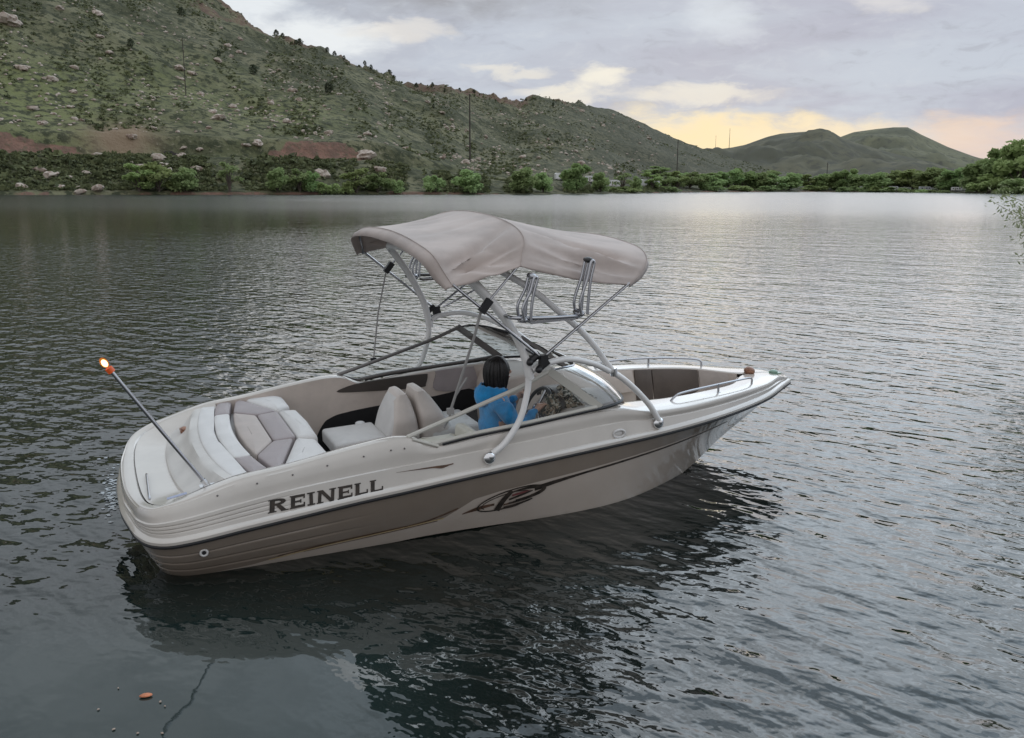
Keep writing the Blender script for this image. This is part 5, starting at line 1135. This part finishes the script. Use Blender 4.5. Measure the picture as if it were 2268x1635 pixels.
# campers
cw = mat('camper_white', (.72, .72, .72), .4); cdk = mat('camper_window', (.02, .022, .026), .2); ctr_ = mat('camper_trim', (.30, .27, .24), .5)
def camper(px, D, L_, h, label, rot=0., m_=None):
    x, y = xy(px, D); e = bpy.data.objects.new('camper', None); C.objects.link(e); e.location = (x, y, ground(px, D)); e.rotation_euler = (0, 0, -float(az_of(px))+rot); tag(e, label, 'camper', 'campers parked behind the shore')
    q = MB(); w_ = 2.4; pr = [(-L_/2, .7), (-L_/2, h*.9), (-L_/2+.35, h), (L_/2-.9, h), (L_/2-.15, h*.72), (L_/2, h*.4), (L_/2-.1, .7)]
    A = [Vector((a, -w_/2, z)) for a, z in pr]; Bq = [Vector((a, w_/2, z)) for a, z in pr]; q.grid([A, Bq], closev=True); q.add(A, [tuple(range(7))]); q.add(Bq, [tuple(range(7))]); q.build('body', m_ or cw, e)
    for k in (-.28, .08, .3):
        q = MB(); q.box((k*L_, -w_/2-.012, h*.66), L_*.13, .03, h*.2); q.build('window', cdk, e)
    q = MB(); q.box((-.09*L_, -w_/2-.012, h*.56), .6, .03, h*.56); q.build('door', ctr_, e); q = MB(); q.box((0, -w_/2-.010, .9), L_*.96, .02, .16); q.build('stripe', ctr_, e)
    for k in (-.12, .06):
        q = MB(); q.tube([(k*L_, -w_/2-.02, .36), (k*L_, -w_/2+.25, .36)], .36, 14, 1); q.tube([(k*L_, w_/2-.25, .36), (k*L_, w_/2+.02, .36)], .36, 14, 1); q.build('wheel', M['black'], e)
camper(1244, 352, 6.5, 3.0, 'white camper left of the biggest dark shore tree', .3); camper(1306, 362, 5, 3.0, 'white camper half hidden right of the biggest dark shore tree', -.4); camper(1352, 366, 5.5, 3.1, 'white camper right of the small round shore tree', .2); camper(1432, 395, 8, 3.4, 'white camper at the left end of the far tree row', .3)
camper(1897, float(f_ds(1897))+9, 5, 2.6, 'small white camper at the left of the far shore group', .2); camper(1925, float(f_ds(1925))+8, 7, 2.8, 'longest white camper in the far shore group', 0, mat('camper_cream', (.60, .58, .52), .5)); camper(1962, float(f_ds(1962))+9, 5, 2.7, 'grey camper in the far shore group right of the long white one', -.2, mat('camper_grey', (.42, .42, .44), .5)); camper(2030, float(f_ds(2030))+8, 6, 2.6, 'grey camper below the bright tree in the far row', .2, mat('camper_dull', (.34, .35, .38), .5)); camper(2098, float(f_ds(2098))+8, 5, 2.4, 'pale camper by the dark tree at the right end of the far row', 0)
# dark parked vehicle on the bench road at the left
def car(px, D, label):
    x, y = xy(px, D); e = bpy.data.objects.new('parked_car', None); C.objects.link(e); e.location = (x, y, ground(px, D)+.02); e.rotation_euler = (0, 0, -float(az_of(px))); tag(e, label, 'car')
    pr = [(-2.2, .35), (-2.25, .85), (-2.0, 1.0), (-1.5, 1.5), (.3, 1.52), (1.0, 1.0), (2.1, .85), (2.25, .4)]
    q = MB(); A = [Vector((a, -.9, z)) for a, z in pr]; Bq = [Vector((a, .9, z)) for a, z in pr]; q.grid([A, Bq], closev=True); q.add(A, [tuple(range(8))]); q.add(Bq, [tuple(range(8))]); q.build('body', mat('dark_car_paint', (.03, .022, .022), .3), e)
    q = MB(); q.box((-.55, -.905, 1.2), 1.7, .02, .36); q.build('window', cdk, e)
    for k in (-1.35, 1.35):
        q = MB(); q.tube([(k, -.92, .33), (k, -.7, .33)], .33, 14, 1); q.build('wheel', M['black'], e)
    q = MB(); q.box((-2.27, -.6, .75), .04, .3, .15); q.build('tail_light', M['creamdec'], e)
car(396, float(f_ds(396))+35, 'dark car parked on the bench road at the end of the red bank')
# willow shrub leaning in at the right edge
ws_ = bpy.data.objects.new('willow_shrub', None); C.objects.link(ws_); ws_.location = (9.75, 14.9, .25); tag(ws_, 'pale leafy willow shrub leaning in over the water at the right edge', 'shrub')
q = MB(); tips = []
rs = np.random.default_rng(4)
for k in range(46):
    a = PI*.55+rs.uniform(-.2, 1.0)*PI*.62 if k % 3 else rs.uniform(0, 2*PI); L_ = rs.uniform(1.9, 3.5); out_ = rs.uniform(.35, 1.0); p_ = Vector((0, 0, 0)); pts = [p_.copy()]
    for j in range(7):
        u = (j+1)/7; pts.append(Vector((math.cos(a)*out_*L_*u**1.4*.72, math.sin(a)*out_*L_*u**1.4*.72, L_*(u-.30*u**3*out_*1.2)))+Vector(rs.normal(size=3)*.04))
    q.tube(pts, lambda v: .011*(1-.85*v)+.0015, 5, 2); tips += [pts[i].lerp(pts[i+1], f_) for i in range(2, 7) for f_ in (0, .35, .7)]
q.build('stems', mat('willow_twig', (.20, .19, .12), .8), ws_); tp = np.array([list(v) for v in tips]); n_ = 18; cen = np.repeat(tp, n_, 0)+rs.normal(size=(len(tp)*n_, 3))*.11
bl = rs.normal(size=(2600, 3)); bl /= np.linalg.norm(bl, axis=1)[:, None]; bl = bl*rs.random((2600, 1))**.4*np.array([1.9, 2.2, 2.4])+np.array([2.5, .3, 2.7]); cen = np.concatenate([cen, bl]); lsz = np.concatenate([rs.uniform(.025, .055, len(cen)-2600), rs.uniform(.06, .13, 2600)])
quads('leaves', cen, lsz, rs.random(len(cen)), leaf_mat('willow_leaves', (.30, .36, .18), (.48, .54, .32), .35), ws_, asp=.35)
# floating leaf and petals near the camera, froth at the stern
def at_px(px, py): D = CAM_H*FPX/(py-HOR); return ((px-1134)/FPX*D*.985, D*.93)
def on_water(px, py):
    d = fw+ri*((px-1134)/FPX)-up*((py-1635/2)/FPX); k = -CAM_H/d.z; return d.x*k, d.y*k
x, y = on_water(323, 1543); q = MB(); q.cushion([(-.034, -.008), (-.012, -.018), (.018, -.016), (.036, .0), (.015, .016), (-.015, .014)], .0, .010, .004, .004); lf = q.build('floating_leaf', mat('orange_leaf', (.55, .20, .10), .6, var=.3, vscale=40)); lf.location = (x, y, .004); lf.rotation_euler = (0, 0, .2); tag(lf, 'orange brown leaf floating on the calm water at the lower left', 'leaf')
pt_m = mat('pale_petal', (.34, .27, .22), .7)
for px, py, s_ in ((218, 1573, .8), (262, 1526, .7), (355, 1556, 1.), (365, 1566, .6), (252, 1617, 1.0), (305, 1626, .8), (359, 1626, .9)):
    x, y = on_water(px, py); q = MB(); q.cushion([(-.009*s_, -.004*s_), (.003*s_, -.007*s_), (.010*s_, 0), (.002*s_, .006*s_), (-.008*s_, .004*s_)], 0, .005, .002, .002); o = q.build('floating_petal', pt_m); o.location = (x, y, .003); o.rotation_euler = (0, 0, random.uniform(0, 6)); tag(o, 'tiny pale petal afloat near the orange leaf at the lower left', 'petal', 'petals afloat at the lower left')
q = MB(); rs = np.random.default_rng(9)
for k in range(110):
    px, py = 246+rs.normal()*10, 1092+rs.normal()*26; x, y = on_water(px, py); r_ = rs.uniform(.004, .014); q.ell((x, y, .004), r_*1.5, r_, r_*.45, nu=8, nv=5)
fo = q.build('froth', mat('white_froth', (.42, .45, .47), .4)); tag(fo, kind='stuff')
